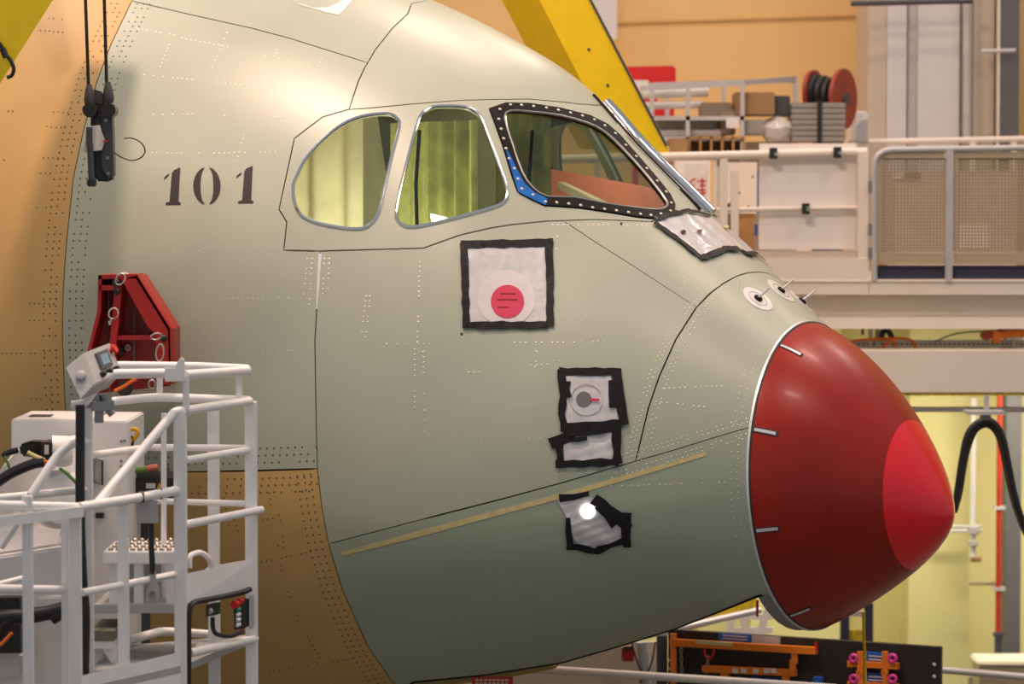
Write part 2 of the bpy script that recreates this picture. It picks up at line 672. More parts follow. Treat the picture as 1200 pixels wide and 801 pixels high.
def region_at(s, p):
    q = np.array([s, p * KS])
    for r, fs in enumerate(regfaces):
        for f in fs:
            a, b, c = OV[f[0]], OV[f[1]], OV[f[2]]
            d1 = (b[0] - a[0]) * (q[1] - a[1]) - (b[1] - a[1]) * (q[0] - a[0])
            d2 = (c[0] - b[0]) * (q[1] - b[1]) - (c[1] - b[1]) * (q[0] - b[0])
            d3 = (a[0] - c[0]) * (q[1] - c[1]) - (a[1] - c[1]) * (q[0] - c[0])
            if (d1 >= 0 and d2 >= 0 and d3 >= 0) or (d1 <= 0 and d2 <= 0 and d3 <= 0):
                return r
    return None


def skin(name, faces, uv, m, parent, gap=0.004, out=0.0, thick=0.03, inner='zinc', wr=None, mirror=False):
    """a curved sheet lying on the fuselage surface: uv are (station, KS*angle) points"""
    used = sorted({i for f in faces for i in f})
    idx = {v: i for i, v in enumerate(used)}
    UV = np.array([uv[i] for i in used])
    fc = [tuple(idx[i] for i in f) for f in faces]
    cnt = {}
    for f in fc:
        for k in range(3):
            cnt.setdefault((min(f[k], f[(k + 1) % 3]), max(f[k], f[(k + 1) % 3])), []).append((f[k], f[(k + 1) % 3]))
    bed = [v[0] for v in cnt.values() if len(v) == 1]
    bv = {i for e in bed for i in e}
    if gap:
        dirs = {i: np.zeros(2) for i in bv}
        for f in fc:
            cen = UV[list(f)].mean(0)
            for i in f:
                if i in dirs:
                    d = cen - UV[i]
                    dirs[i] += d / max(np.linalg.norm(d), 1e-6)
        for i, d in dirs.items():
            n = np.linalg.norm(d)
            if n > 1e-6:
                UV[i] = UV[i] + d / n * gap
    s, p = np.maximum(UV[:, 0], 0.0), UV[:, 1] / KS
    P, N = spos(s, p), nor(s, p)
    o_ = out + (wr(s, p) if wr is not None else 0.0)
    Po = P + N * (o_[:, None] if np.ndim(o_) else o_)
    Pi = Po - N * thick
    n = len(used)
    a, b, c = Po[fc[0][0]], Po[fc[0][1]], Po[fc[0][2]]
    flip = np.cross(b - a, c - a).dot(N[fc[0][0]]) < 0
    if flip:
        fc = [f[::-1] for f in fc]
        bed = [(e[1], e[0]) for e in bed]
    faces_ = fc + [tuple(i + n for i in f[::-1]) for f in fc] + [(e[1], e[0], e[0] + n, e[1] + n) for e in bed]
    mi = [0] * len(fc) + [1] * len(fc) + [0] * len(bed)
    o = obj(name, np.vstack([Po, Pi]), faces_, None, parent, smooth='all', mats=[m, inner], mi=mi)
    me = o.data
    sharp = np.zeros(len(me.edges), bool)
    bs = {(min(e), max(e)) for e in bed} | {(min(e) + n, max(e) + n) for e in bed}
    ev = np.zeros(len(me.edges) * 2, np.int32)
    me.edges.foreach_get('vertices', ev)
    for k, (x, y) in enumerate(ev.reshape(-1, 2)):
        if (min(x, y), max(x, y)) in bs:
            sharp[k] = True
    at = me.attributes.get('sharp_edge') or me.attributes.new('sharp_edge', 'BOOLEAN', 'EDGE')
    at.data.foreach_set('value', sharp)
    if wr is None:
        ln = np.concatenate([N[np.array(fc)].reshape(-1, 3), -N[np.array(fc)[:, ::-1]].reshape(-1, 3)])
        rim = []
        for e in bed:
            a, b, c = Po[e[1]], Po[e[0]], Pi[e[0]]
            q = np.cross(b - a, c - a)
            rim += [q / max(np.linalg.norm(q), 1e-12)] * 4
        me.normals_split_custom_set(np.concatenate([ln, np.array(rim)]).tolist())
    return o


plane = thing('aircraft_nose', B(3.0, 0, -2.6), 'sage green primed aircraft nose section with stencilled 101 and red radome', 'aircraft')


def r_at(px, py):
    s, p = hit(px, py)
    return s, p


seeds = [('primer', hit(300, 20), None), ('primer', hit(250, 300), 'side'), ('ochre', hit(345, 640), 'side'), ('ochre', hit(20, 330), None),
         ('primer', hit(560, 70), None), ('primer', hit(520, 270), None), ('primer', hit(355, 275), 'side'), ('primer', hit(480, 450), 'side'),
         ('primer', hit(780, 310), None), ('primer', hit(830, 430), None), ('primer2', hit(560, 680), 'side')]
done = set()
for m, (s, p), side in seeds:
    for sg in (1, -1):
        r = region_at(s, p * sg)
        if r is None or r in done:
            if sg == 1:
                print('SEED FAILED', m, s, p, r)
            continue
        done.add(r)
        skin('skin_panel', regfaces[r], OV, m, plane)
_wr = {region_at(hit(*c)[0], hit(*c)[1] * g) for c in ((400, 200), (520, 200), (680, 200), c5([(112, 135)])[0]) for g in (1, -1)}
for r in range(nreg):
    if r not in done and r not in _wr:
        cc = np.mean([OV[i] for f in regfaces[r] for i in f], axis=0)
        ar = sum(abs(np.cross(np.append(OV[f[1]] - OV[f[0]], 0), np.append(OV[f[2]] - OV[f[0]], 0))[2]) / 2 for f in regfaces[r])
        if -phip(cc[0]) + 0.01 < cc[1] / KS < phib(cc[0]) - 0.01:
            print('UNSEEDED', r, cc[0], cc[1] / KS, 'area', ar, project(spos(cc[0], cc[1] / KS)))
# windows: the pane, and round it the bright trim or the bolted frame
for nm, L, c in (('cockpit_window', w1, (400, 200)), ('cockpit_window', w2, (520, 200)), ('windscreen', wsi, (680, 200))):
    s, p = hit(*c)
    for sg in (1, -1):
        r = region_at(s, p * sg)
        gm = 'glass_tinted' if nm == 'windscreen' else 'glass'
        pane = skin(nm, regfaces[r], OV, gm, plane, gap=0.006, out=-0.012, thick=0.008, inner=gm)
        lp = np.array([(a, b * sg) for a, b in L])
        PP, NN = spos(lp[:, 0], lp[:, 1]), nor(lp[:, 0], lp[:, 1])
        if nm == 'cockpit_window':
            MB().tube(PP + NN * 0.002, 0.011, 8, True).build('window_trim', 'chrome', pane, smooth=True)
        else:
            MB().tube(PP + NN * 0.004, 0.009, 8, True).build('inner_trim', 'steel', pane, smooth=True)
            rf = region_at(*(lambda q: (q[0], q[1] * sg))(hit(*c5([(112, 135)])[0])))
            skin('windscreen_frame', regfaces[rf], OV, 'black' if sg > 0 else 'chrome', pane, gap=0.001, out=0.010, thick=0.035, inner='black')
            if sg < 0:
                continue
            ring_ = [(130, 112), (165, 97), (202, 98), (242, 102), (285, 107), (325, 115), (365, 124), (405, 134), (445, 147), (480, 167), (515, 193), (550, 232), (585, 270), (620, 310), (655, 352), (685, 388), (702, 425), (700, 452), (668, 462), (635, 467), (600, 463), (560, 457), (520, 451), (480, 446), (440, 441), (400, 433), (360, 428), (320, 424), (282, 421), (240, 398), (203, 378), (190, 345), (178, 310), (160, 277), (150, 243), (142, 210), (134, 178), (126, 145)]
            mb = MB()
            for q in c5(ring_):
                a, b = hit(*q)
                P0, N0 = spos(a, b * sg), nor(a, b * sg)
                mb.lathe(P0 + N0 * 0.009, N0, [(0, 0.011), (0.004, 0.011), (0.008, 0.006)], 8)
            tag(mb.build('frame_bolts', 'rivet_light', pane, smooth=True), kind='stuff')
# bright surround of the port windscreen, seen edge-on along the outline
_sv = np.linspace(1.70, 0.84, 24)
_pv = np.interp(_sv, [0.84, 1.1, 1.4, 1.7], [-0.20, -0.215, -0.22, -0.25])
_q, _n = spos(_sv, _pv), nor(_sv, _pv)
MB().tube(_q + _n * 0.012, 0.042, 12).build('windscreen_surround', 'chrome', plane, smooth=True)
MB().tube(spos(_sv, _pv + 0.11) + nor(_sv, _pv + 0.11) * 0.006, 0.012, 8).build('windscreen_gasket', 'black', plane, smooth=True)
# dark sealant under every joint
mb = MB()
for L in (seam1, seam2, seam2t, roof, cock, cocktop, cockv, diag, seam3, low, line551):
    for sg in (1, -1):
        A = np.array([(s, p * sg) for s, p in L])
        A = A[(A[:, 1] < phib(A[:, 0]) - 0.01) & (A[:, 1] > -phip(A[:, 0]) + 0.01)]
        P, N = spos(A[:, 0], A[:, 1]), nor(A[:, 0], A[:, 1])
        T = np.gradient(P, axis=0)
        S = np.cross(T, N)
        S /= np.maximum(np.linalg.norm(S, axis=1), 1e-9)[:, None]
        n = len(P)
        Vv = np.vstack([P + S * 0.035 - N * 0.031, P - S * 0.035 - N * 0.031, P + S * 0.035 - N * 0.037, P - S * 0.035 - N * 0.037])
        Fc = []
        for i in range(n - 1):
            Fc += [(i, i + 1, n + i + 1, n + i), (2 * n + i, 3 * n + i, 3 * n + i + 1, 2 * n + i + 1)]
        mb.add(Vv, Fc)
tag(mb.build('joint_backing', 'dark', plane), kind='stuff')

# thicker dark lower edge of the open skin
Ls = np.arange(0.05, 2.3, 0.05)
MB().tube(spos(Ls, phib(Ls)) - nor(Ls, phib(Ls)) * 0.012, 0.017, 8).build('edge_seal', 'black', plane, smooth=True)
MB().tube(spos(Ls, -phip(Ls)), 0.03, 8).build('edge_seal', 'chrome', plane, smooth=True)

# ---- radome
def radome(t, ph, grow=0.0):
    t, ph = np.asarray(t, float), np.asarray(ph, float)
    r = (1.003 + grow) * np.maximum(1 - t ** 1.22, 0) ** 0.675
    z = r * np.cos(ph) - 0.199 * t ** 2.227
    u = -0.959 * t + 0.05 * z
    return RC - u[..., None] * AX + (r * np.sin(ph))[..., None] * HX + z[..., None] * ZX


def revolve(name, ts, fn, m, parent, seg=96, cap=False):
    ph = np.linspace(-math.pi, math.pi, seg, endpoint=False)
    V = np.concatenate([fn(np.full(seg, t), ph) for t in ts])
    Fc = [(i * seg + k, i * seg + (k + 1) % seg, (i + 1) * seg + (k + 1) % seg, (i + 1) * seg + k) for i in range(len(ts) - 1) for k in range(seg)]
    if cap:
        Fc.append(tuple((len(ts) - 1) * seg + k for k in range(seg)))
    o = obj(name, V, Fc, m, parent, smooth='all')
    bm = bmesh.new()
    bm.from_mesh(o.data)
    bmesh.ops.recalc_face_normals(bm, faces=bm.faces)
    bm.to_mesh(o.data)
    bm.free()
    return o


TB = 0.715
tt = np.concatenate([[0.004], np.linspace(0.02, TB, 44)])
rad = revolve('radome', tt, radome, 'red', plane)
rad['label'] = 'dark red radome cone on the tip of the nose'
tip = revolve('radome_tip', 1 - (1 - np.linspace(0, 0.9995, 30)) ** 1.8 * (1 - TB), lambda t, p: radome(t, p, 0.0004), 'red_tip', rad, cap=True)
tip['label'] = 'bright red rounded tip cap'
# bulkhead ring, bright edge and dark joint behind the radome
def ringband(prof, name, m):
    ph = np.linspace(-math.pi, math.pi, 120, endpoint=False)
    V, seg = [], 120
    for ds, r in prof:
        z = r * np.cos(ph)
        u = ds + 0.05 * z
        V.append(RC - u[:, None] * AX + (r * np.sin(ph))[:, None] * HX + z[:, None] * ZX)
    n = len(prof)
    Fc = [(i * seg + k, i * seg + (k + 1) % seg, ((i + 1) % n) * seg + (k + 1) % seg, ((i + 1) % n) * seg + k) for i in range(n) for k in range(seg)]
    mb = MB().add(np.concatenate(V), Fc)
    return mb.build(name, m, plane, smooth=True)


ringband([(-0.001, 0.93), (-0.001, 0.999), (0.10, 1.012), (0.10, 0.93)], 'bulkhead_ring', 'greyring')
ringband([(-0.010, 0.99), (-0.010, 1.009), (0.004, 1.011), (0.004, 0.99)], 'radome_edge', 'bright_edge')
ringband([(-0.020, 0.97), (-0.020, 1.0005), (-0.010, 1.0025), (-0.010, 0.97)], 'radome_joint', 'dark')
# lightning strips on the cone
for ph0 in (0.51, 1.2, 1.845, 2.605, -0.51, -1.2):
    mbs, mbd = MB(), MB()
    for mb_, t0, t1, hw, g in ((mbs, 0.03, 0.155, 0.010, 0.006), (mbd, 0.015, 0.168, 0.018, 0.004)):
        ts = np.linspace(t0, t1, 6)
        rr = 1.003 * (1 - ts ** 1.22) ** 0.675
        top = [radome(ts, ph0 + sg * hw / rr, g) for sg in (-1, 1)]
        botm = [radome(ts, ph0 + sg * hw / rr, -0.004) for sg in (-1, 1)]
        V = np.concatenate(top + botm)
        n = 6
        Fc = []
        for i in range(n - 1):
            Fc += [(i, i + 1, n + i + 1, n + i), (i, 2 * n + i, 2 * n + i + 1, i + 1), (n + i, n + i + 1, 3 * n + i + 1, 3 * n + i)]
        Fc += [(0, n, 3 * n, 2 * n), (n - 1, 3 * n - 1, 4 * n - 1, 2 * n - 1)]
        mb_.add(V, Fc)
    so = mbd.build('strip_seal', 'dark', rad)
    mbs.build('lightning_strip', 'bright_edge', rad)

# ---- rivets (too small to pick apart: one part per finish)
class Rivets:
    def __init__(s):
        s.P, s.N, s.r = [], [], []

    def at(s, uv, r):
        uv = np.array(uv, float).reshape(-1, 2)
        uv = uv[(uv[:, 1] < phib(uv[:, 0]) - 0.01) & (uv[:, 1] > -phip(uv[:, 0]) + 0.01) & (uv[:, 0] > 0.01)]
        if len(uv):
            s.P += list(spos(uv[:, 0], uv[:, 1]))
            s.N += list(nor(uv[:, 0], uv[:, 1]))
            s.r += [r] * len(uv)

    def build(s, name, m):
        V, Fc = [], []
        for P, N, r in zip(s.P, s.N, s.r):
            X = np.cross(N, (0.3, 0.2, 0.9))
            X /= np.linalg.norm(X)
            Y = np.cross(N, X)
            n = len(V)
            V.append(P + N * 0.0022)
            for k in range(6):
                a = k * math.pi / 3
                V.append(P + N * 0.0006 + r * (math.cos(a) * X + math.sin(a) * Y))
            Fc += [(n, n + 1 + k, n + 1 + (k + 1) % 6) for k in range(6)]
        return tag(obj(name, V, Fc, m, plane), kind='stuff')


RL, RD = Rivets(), Rivets()


def along(uv, step):
    """points every `step` metres along a polyline of (station, angle)"""
    uv = np.array(uv, float)
    P = spos(uv[:, 0], uv[:, 1])
    d = np.concatenate([[0], np.cumsum(np.linalg.norm(np.diff(P, axis=0), axis=1))])
    t = np.arange(step / 2, d[-1], step)
    return np.stack([np.interp(t, d, uv[:, 0]), np.interp(t, d, uv[:, 1])], 1)


def offs(uv, d):
    """the polyline moved sideways over the skin by d metres"""
    uv = np.array(uv, float)
    P, N = spos(uv[:, 0], uv[:, 1]), nor(uv[:, 0], uv[:, 1])
    T = np.gradient(P, axis=0)
    S = np.cross(T, N)
    S /= np.maximum(np.linalg.norm(S, axis=1), 1e-9)[:, None]
    tgt = P + S * d
    q, e = uv.copy(), 1e-3
    for _ in range(4):
        f0 = spos(q[:, 0], q[:, 1]) - tgt
        A = (spos(q[:, 0] + e, q[:, 1]) - tgt - f0) / e
        C = (spos(q[:, 0], q[:, 1] + e) - tgt - f0) / e
        aa, ac, cc = (A * A).sum(1), (A * C).sum(1), (C * C).sum(1)
        ra, rc = (A * f0).sum(1), (C * f0).sum(1)
        det = aa * cc - ac * ac
        det = np.where(np.abs(det) < 1e-6, 1e9, det)
        q = q - np.clip(np.stack([(ra * cc - rc * ac) / det, (aa * rc - ac * ra) / det], 1), -0.1, 0.1)
        q[:, 0] = np.maximum(q[:, 0], 0)
    return q


def row(px, step=0.034, r=0.0062, R=None, drop=0.25):
    a = along(trace(px, 25), step)
    a = a[rng.random(len(a)) > drop]
    (R or RL).at(a, r)


for a, b in (((159, 33), (208, 41)), ((210, 44), (270, 55)), ((297, 61), (340, 72)), ((347, 74), (369, 79)), ((155, 86), (230, 94)), ((250, 96), (355, 107)),
             ((170, 134), (227, 134)), ((260, 135), (272, 135)), ((312, 137), (347, 139)), ((175, 179), (217, 180)), ((230, 180), (327, 178)), ((199, 50), (186, 82)),
             ((267, 36), (247, 82)), ((325, 56), (295, 127)), ((377, 67), (369, 87)), ((286, 155), (277, 190)), ((492, 304), (489, 406)),
             ((486, 406), (486, 484)), ((496, 409), (498, 517)), ((429, 344), (423, 398)), ((434, 344), (428, 398)), ((600, 401), (678, 401)),
             ((619, 428), (642, 427)), ((546, 436), (567, 436)), ((630, 397), (627, 433)), ((645, 263), (760, 264)), ((655, 285), (648, 302)),
             ((625, 288), (655, 276)), ((360, 300), (356, 350)), ((366, 300), (362, 360)), ((380, 300), (378, 345)), ((386, 300), (384, 340)), ((775, 455), (850, 452)),
             ((766, 470), (838, 478)), ((790, 300), (805, 335)), ((700, 570), (850, 565))):
    row([a, b])
for a, b in (((195, 294), (235, 294)), ((263, 411), (350, 411)), ((228, 350), (340, 349)), ((450, 403), (513, 403)), ((600, 475), (642, 472)), ((658, 369), (703, 369)), ((679, 400), (712, 400)), ((640, 423), (694, 421)), ((560, 520), (640, 512)), ((340, 200), (332, 240))):
    row([a, b], r=0.004, drop=0.35)
for d in (0.035, 0.06, -0.035, -0.06):
    a = along(offs(seam3[3:], d), 0.033)
    RL.at(a[rng.random(len(a)) > 0.3], 0.0055)
    lw = [q for q in low if q[0] < 0.75]
    a = along(offs(lw, d), 0.033)
    RL.at(a[rng.random(len(a)) > 0.25], 0.0055)
for s in (0.05, 0.085):
    pp = np.arange(0.35, 2.0, 0.04)
    RL.at(np.stack([np.full_like(pp, s), pp], 1)[rng.random(len(pp)) > 0.3], 0.005)
for d in (0.05, 0.095, 0.14, -0.05, -0.095, -0.14):
    a = along(offs(seam1[2:], d), 0.048)
    RD.at(a[rng.random(len(a)) > (0.2 if d * 1 else 0)], 0.0072)
    a = along(offs(line551, d), 0.048)
    RD.at(a[rng.random(len(a)) > 0.2], 0.0072)
for d in (0.05, 0.095, 0.14):
    a = along(offs([q for q in seam2 if q[1] > 1.5], d), 0.048)
    a = a[a[:, 0] > np.interp(a[:, 1], [1.5, 1.84, 2.11, 2.35], [2.42, 2.30, 2.24, 2.24]) + 0.015]
    RD.at(a, 0.0072)
    a = along(offs([q for q in seam2 if q[1] > 1.5], -d), 0.048)
    a = a[a[:, 0] > np.interp(a[:, 1], [1.5, 1.84, 2.11, 2.35], [2.42, 2.30, 2.24, 2.24]) + 0.015]
    RD.at(a, 0.0072)
for px in ([(316, 574), (318, 597)], [(326, 600), (330, 613)], [(304, 659), (368, 645)], [(329, 659), (331, 674)], [(337, 690), (340, 702)], [(348, 718), (350, 731)], [(359, 743), (376, 773)], [(313, 787), (422, 770)],
           [(325, 636), (327, 645)], [(331, 625), (333, 645)], [(0, 414), (55, 414)], [(32, 355), (65, 356)], [(32, 375), (55, 375)], [(34, 467), (62, 468)], [(7, 130), (20, 130)], [(45, 203), (62, 203)], [(40, 243), (62, 243)],
           [(0, 20), (8, 22)], [(45, 35), (78, 38)], [(55, 21), (78, 23)], [(2, 187), (8, 187)], [(52, 148), (78, 150)], [(60, 131), (84, 132)], [(48, 185), (75, 185)], [(262, 580), (268, 620)], [(272, 600), (285, 640)], [(305, 610), (325, 606)]):
    row(px, 0.036, 0.006, RD, 0.2)
RL.build('light_rivets', 'rivet_light')
RD.build('dark_rivets', 'rivet_dark')


# ---- sheets that lie on the skin (paint, tape, film)
def inpoly(P, poly):
    poly = np.asarray(poly)
    c = np.zeros(len(P), bool)
    j = len(poly) - 1
    for i in range(len(poly)):
        xi, yi = poly[i]
        xj, yj = poly[j]
        k = ((yi > P[:, 1]) != (yj > P[:, 1])) & (P[:, 0] < (xj - xi) * (P[:, 1] - yi) / (yj - yi + 1e-12) + xi)
        c ^= k
        j = i
    return c


def sheet(name, uvpoly, m, parent, out=0.003, thick=0.002, wr=None, step=0.03, holes=()):
    pv = [np.array([(s, p * KS) for s, p in uvpoly])] + [np.array([(s, p * KS) for s, p in h]) for h in holes]
    vs, es = [], []
    for A in pv:
        n0 = len(vs)
        vs += [Vector(a) for a in A]
        es += [(n0 + i, n0 + (i + 1) % len(A)) for i in range(len(A))]
    lo, hi = pv[0].min(0), pv[0].max(0)
    gx, gy = np.meshgrid(np.arange(lo[0] + step / 2, hi[0], step), np.arange(lo[1] + step / 2, hi[1], step))
    Gp = np.stack([gx.ravel(), gy.ravel()], 1)
    Gp = Gp[inpoly(Gp, pv[0])]
    allc = np.concatenate(pv)
    if len(Gp):
        dm = np.sqrt(((Gp[:, None] - allc[None]) ** 2).sum(-1)).min(1)
        Gp = Gp[dm > step * 0.4]
    v_, _, f_, _, _, _ = delaunay_2d_cdt(vs + [Vector(g) for g in Gp], es, [], 0, 1e-6)
    A = np.array([tuple(v) for v in v_])
    cen = np.array([A[list(f)].mean(0) for f in f_])
    ok = inpoly(cen, pv[0])
    for h in pv[1:]:
        ok &= ~inpoly(cen, h)
    return skin(name, [f for f, k in zip(f_, ok) if k], A, m, parent, gap=0, out=out, thick=thick, inner=m, wr=wr)


def psheet(name, px, m, parent, step_px=8, **kw):
    return sheet(name, trace(px, step_px, True), m, parent, **kw)


def circle(c, r, n=24, ry=None):
    return [(c[0] + r * math.cos(2 * math.pi * k / n), c[1] + (ry or r) * math.sin(2 * math.pi * k / n)) for k in range(n)]


def crinkle(amp, f=40.0, seed=0.0):
    def fn(s, p):
        y = p * KS
        return amp * (np.sin(f * s + seed) * np.sin(f * 0.8 * y + 1.3 * seed) + 0.6 * np.sin(f * 1.9 * (s + 0.6 * y) + seed * 2) + 0.4 * np.sin(f * 3.1 * (y - 0.5 * s)))
    return fn


# stencilled 101: each numeral one part, its stencil pieces under it
def numeral(pieces, out=0.0035):
    o = psheet('stencil_numeral', pieces[0], 'digit', plane, 4, out=out)
    for p in pieces[1:]:
        psheet('stencil_piece', p, 'digit', o, 4, out=out)
    return o


numeral([[(201.5, 203), (204, 199.5), (211.3, 196.3), (209.3, 236.2), (211.8, 237.3), (211.5, 239.8), (194.2, 240), (194.5, 237.6), (198.8, 236.4)], [(192.3, 210.5), (193, 207.5), (198, 203.5), (197.6, 206)]])
def crescent(sgn):
    o_, i_ = [], []
    for t in np.linspace(-1.38, 1.38, 15):
        o_.append((242.6 + sgn * 16.0 * math.cos(t), 217.8 + 22.0 * math.sin(t)))
        i_.append((242.6 + sgn * (2.6 + 5.0 * max(0, math.cos(t))), 217.8 + 20.0 * math.sin(t)))
    return o_ + i_[::-1]


numeral([crescent(-1), crescent(1)])
numeral([[(286.5, 201), (289, 197.5), (296.3, 194.3), (294.3, 234.5), (297, 235.6), (296.7, 238), (279, 238.3), (279.3, 236), (283.8, 234.8)], [(277, 209), (277.6, 206), (283, 201.8), (282.5, 204.5)]])
# ghost marks of filler and the white roundel edge on the roof
psheet('roundel_edge', [(338, -3), (350, 4), (368, 9.5), (384, 9), (398, 3), (403, -2), (416, -2), (397, 18), (380, 14), (352, 6)], 'white', plane, 6, out=0.003)
# strip of masking tape under the long joint
psheet('masking_tape', [(400.5, 646), (480, 625), (588, 596), (660, 577), (745, 553), (827, 529.5), (828, 533.5), (746, 558.5), (661, 583), (590, 602), (482, 631), (401, 651)], 'masking', plane, 10, out=0.003)
# blue film along the lower edge of the windscreen frame
psheet('blue_film', c5([(146, 240), (162, 262), (185, 310), (212, 360), (245, 390), (288, 412), (283, 433), (240, 414), (191, 388), (174, 335)]), 'bluefilm', plane, 5, out=0.0135, wr=crinkle(0.001, 60))
psheet('joint_gap', [(373.3, 297), (377.2, 297), (372, 362), (370.2, 362)], 'bright_edge', plane, 8, out=0.002)
# small hatch lines and streaks
for q in ((541, 391), (728, 262)):
    psheet('ink_dot', circle(q, 1.6, 8), 'dark', plane, 2, out=0.003)

# three sensors on top of the nose
for (x, y), rr in (((888, 350), 17), ((915, 340.5), 15), ((942, 345), 13)):
    s0, p0 = hit(x, y)
    if x > 930:
        s0, p0 = 0.2, -0.30
    P0, N0 = spos(s0, p0), nor(s0, p0)
    ring_uv = [(max(0.02, s0 + 0.085 * math.cos(a)), p0 + 0.085 * math.sin(a) / float(np.hypot(*[body(np.array(s0), np.array(0.7))[0], 0.6]))) for a in np.linspace(0, 2 * math.pi, 24, endpoint=False)]
    base = sheet('sensor_pad', ring_uv, 'white', plane, out=0.003)
    inner_uv = [(s0 + (a - s0) * 0.62, p0 + (b - p0) * 0.62) for a, b in ring_uv]
    inner2 = [(s0 + (a - s0) * 0.59, p0 + (b - p0) * 0.59) for a, b in ring_uv]
    sheet('pad_outline', inner_uv, 'steel', base, out=0.005, holes=(inner2,))
    MB().lathe(P0, N0, [(0, 0.030), (0.012, 0.030), (0.02, 0.018)], 14).build('sensor_base', 'black', base, smooth=True)
    d = N0 * 0.75 + AX * 0.5 + ZX * 0.25
    d /= np.linalg.norm(d)
    MB().tube([P0 + N0 * 0.015, P0 + d * 0.06, P0 + d * 0.12], [0.010, 0.008, 0.007], 8).build('sensor_vane', 'white', base, smooth=True)


# ---- plastic film taped over the openings
def patchthing(label, c):
    s, p = hit(*c)
    return thing('protective_film', spos(s, p) + nor(s, p) * 0.01, label, 'film cover', 'film covers taped on the nose')


def strip(a, b, w, parent, jag=1.2, out=0.008, seed=0):
    """one piece of black tape from a to b (pixels), ragged edges"""
    a, b = np.array(a, float), np.array(b, float)
    d = (b - a) / np.linalg.norm(b - a)
    n = np.array([-d[1], d[0]])
    k = max(3, int(np.linalg.norm(b - a) / 9))
    r = random.Random(seed * 17 + int(a[0] * 3 + b[1]))
    up = [a + (b - a) * t + n * (w / 2 + r.uniform(-jag, jag)) for t in np.linspace(0, 1, k)]
    dn = [a + (b - a) * t - n * (w / 2 + r.uniform(-jag, jag)) for t in np.linspace(1, 0, k)]
    return psheet('tape_strip', [tuple(p) for p in up + dn], 'tape', parent, 6, out=out, wr=crinkle(0.0012, 70, seed))


t = patchthing('square clear film cover with crimson disc, framed in black tape', (594, 334))
psheet('film', [(544, 288), (590, 284), (643, 286), (644, 380), (546, 382)], 'film', t, 9, out=0.007, wr=crinkle(0.0010, 12, 1.0), step=0.016)
psheet('white_disc', circle((593, 350), 34, 30, 33), 'disc', t, 6, out=0.0095, wr=crinkle(0.0008, 12, 1.0), step=0.02)
psheet('crimson_disc', circle((594.5, 354), 19.5, 28), 'crimson', t, 5, out=0.0125, wr=crinkle(0.0008, 12, 1.0), step=0.02)
for k, (x0, x1, y) in enumerate(((586, 604, 344), (583, 606, 351), (583, 596, 360))):
    psheet('print_line', [(x0, y), (x1, y), (x1, y + 1.6), (x0, y + 1.6)], M['red'], t, 6, out=0.0145)
for k, (a, b, w) in enumerate((((540, 287.5), (648, 284.5), 9), ((543.5, 285), (546.5, 385), 8.5), ((643, 284), (644.5, 383), 9), ((545, 381.5), (642, 381.5), 8))):
    strip(a, b, w, t, 0.9, 0.013 + 0.001 * k, k)

t = patchthing('upper of two stacked film covers, grey disc beneath, black tape all round', (690, 468))
psheet('film', [(659, 438), (715, 437), (718, 458), (726, 498), (662, 502)], 'film', t, 8, out=0.007, wr=crinkle(0.0016, 18, 2.0), step=0.014)
psheet('port_ring', circle((687, 468), 19, 26), M['film'], t, 5, out=0.013, step=0.02, holes=(trace(circle((687, 468), 17.8, 26), 5, True),))
psheet('grey_disc', circle((684, 468), 9, 20), 'disc_grey', t, 4, out=0.0125, step=0.02)
psheet('red_tag', [(691, 467), (702, 467.5), (702, 470.5), (691, 470)], 'crimson', t, 4, out=0.016)
for k, (a, b, w) in enumerate((((655, 436), (728, 436), 9), ((658, 433), (659.5, 506), 8), ((655, 449), (668, 452), 9), ((663, 500), (729, 496), 8), ((722, 436), (731, 498), 10), ((716, 446), (718, 478), 8), ((664, 456), (667, 466), 7))):
    strip(a, b, w, t, 1.4, 0.013 + 0.0008 * k, k + 5)

t = patchthing('lower of two stacked film covers, wide and wrinkled, just above masking tape', (690, 524))
psheet('film', [(660, 513), (700, 507), (719, 505), (719, 538), (690, 541), (661, 543)], 'film', t, 8, out=0.007, wr=crinkle(0.003, 22, 3.0), step=0.014)
for k, (a, b, w) in enumerate((((645, 521), (672, 508), 13), ((651, 544), (725, 541), 9), ((722, 501), (723, 543), 10), ((656, 520), (656, 547), 9), ((668, 516), (688, 514), 5), ((665, 508), (726, 502), 7))):
    strip(a, b, w, t, 1.6, 0.013 + 0.0008 * k, k + 15)

M['lens'] = mat('lit_lamp_lens', (255, 252, 244), 0.2, emit=((255, 250, 240), 3.0))
t = patchthing('crumpled film cover over a glowing round lamp, below masking tape', (690, 610))
psheet('film', [(653, 586), (660, 578), (676, 577), (697, 584), (712, 600), (736, 621), (728, 631), (700, 641), (680, 642), (669, 625), (663, 604)], 'film', t, 7, out=0.008, wr=crinkle(0.003, 18, 4.0), step=0.014)
psheet('lamp_lens', circle((688.5, 598.5), 8.5, 20), 'lens', t, 4, out=0.018, step=0.02)
for k, (a, b, w) in enumerate((((655, 583), (690, 579), 7), ((696, 583), (733, 612), 13), ((714, 596), (738, 618), 12), ((735, 600), (734, 640), 11), ((665, 606), (668, 640), 8), ((664, 638), (702, 646), 7), ((700, 644), (730, 632), 8), ((700, 592), (720, 615), 9))):
    strip(a, b, w, t, 1.8, 0.014 + 0.0008 * k, k + 25)

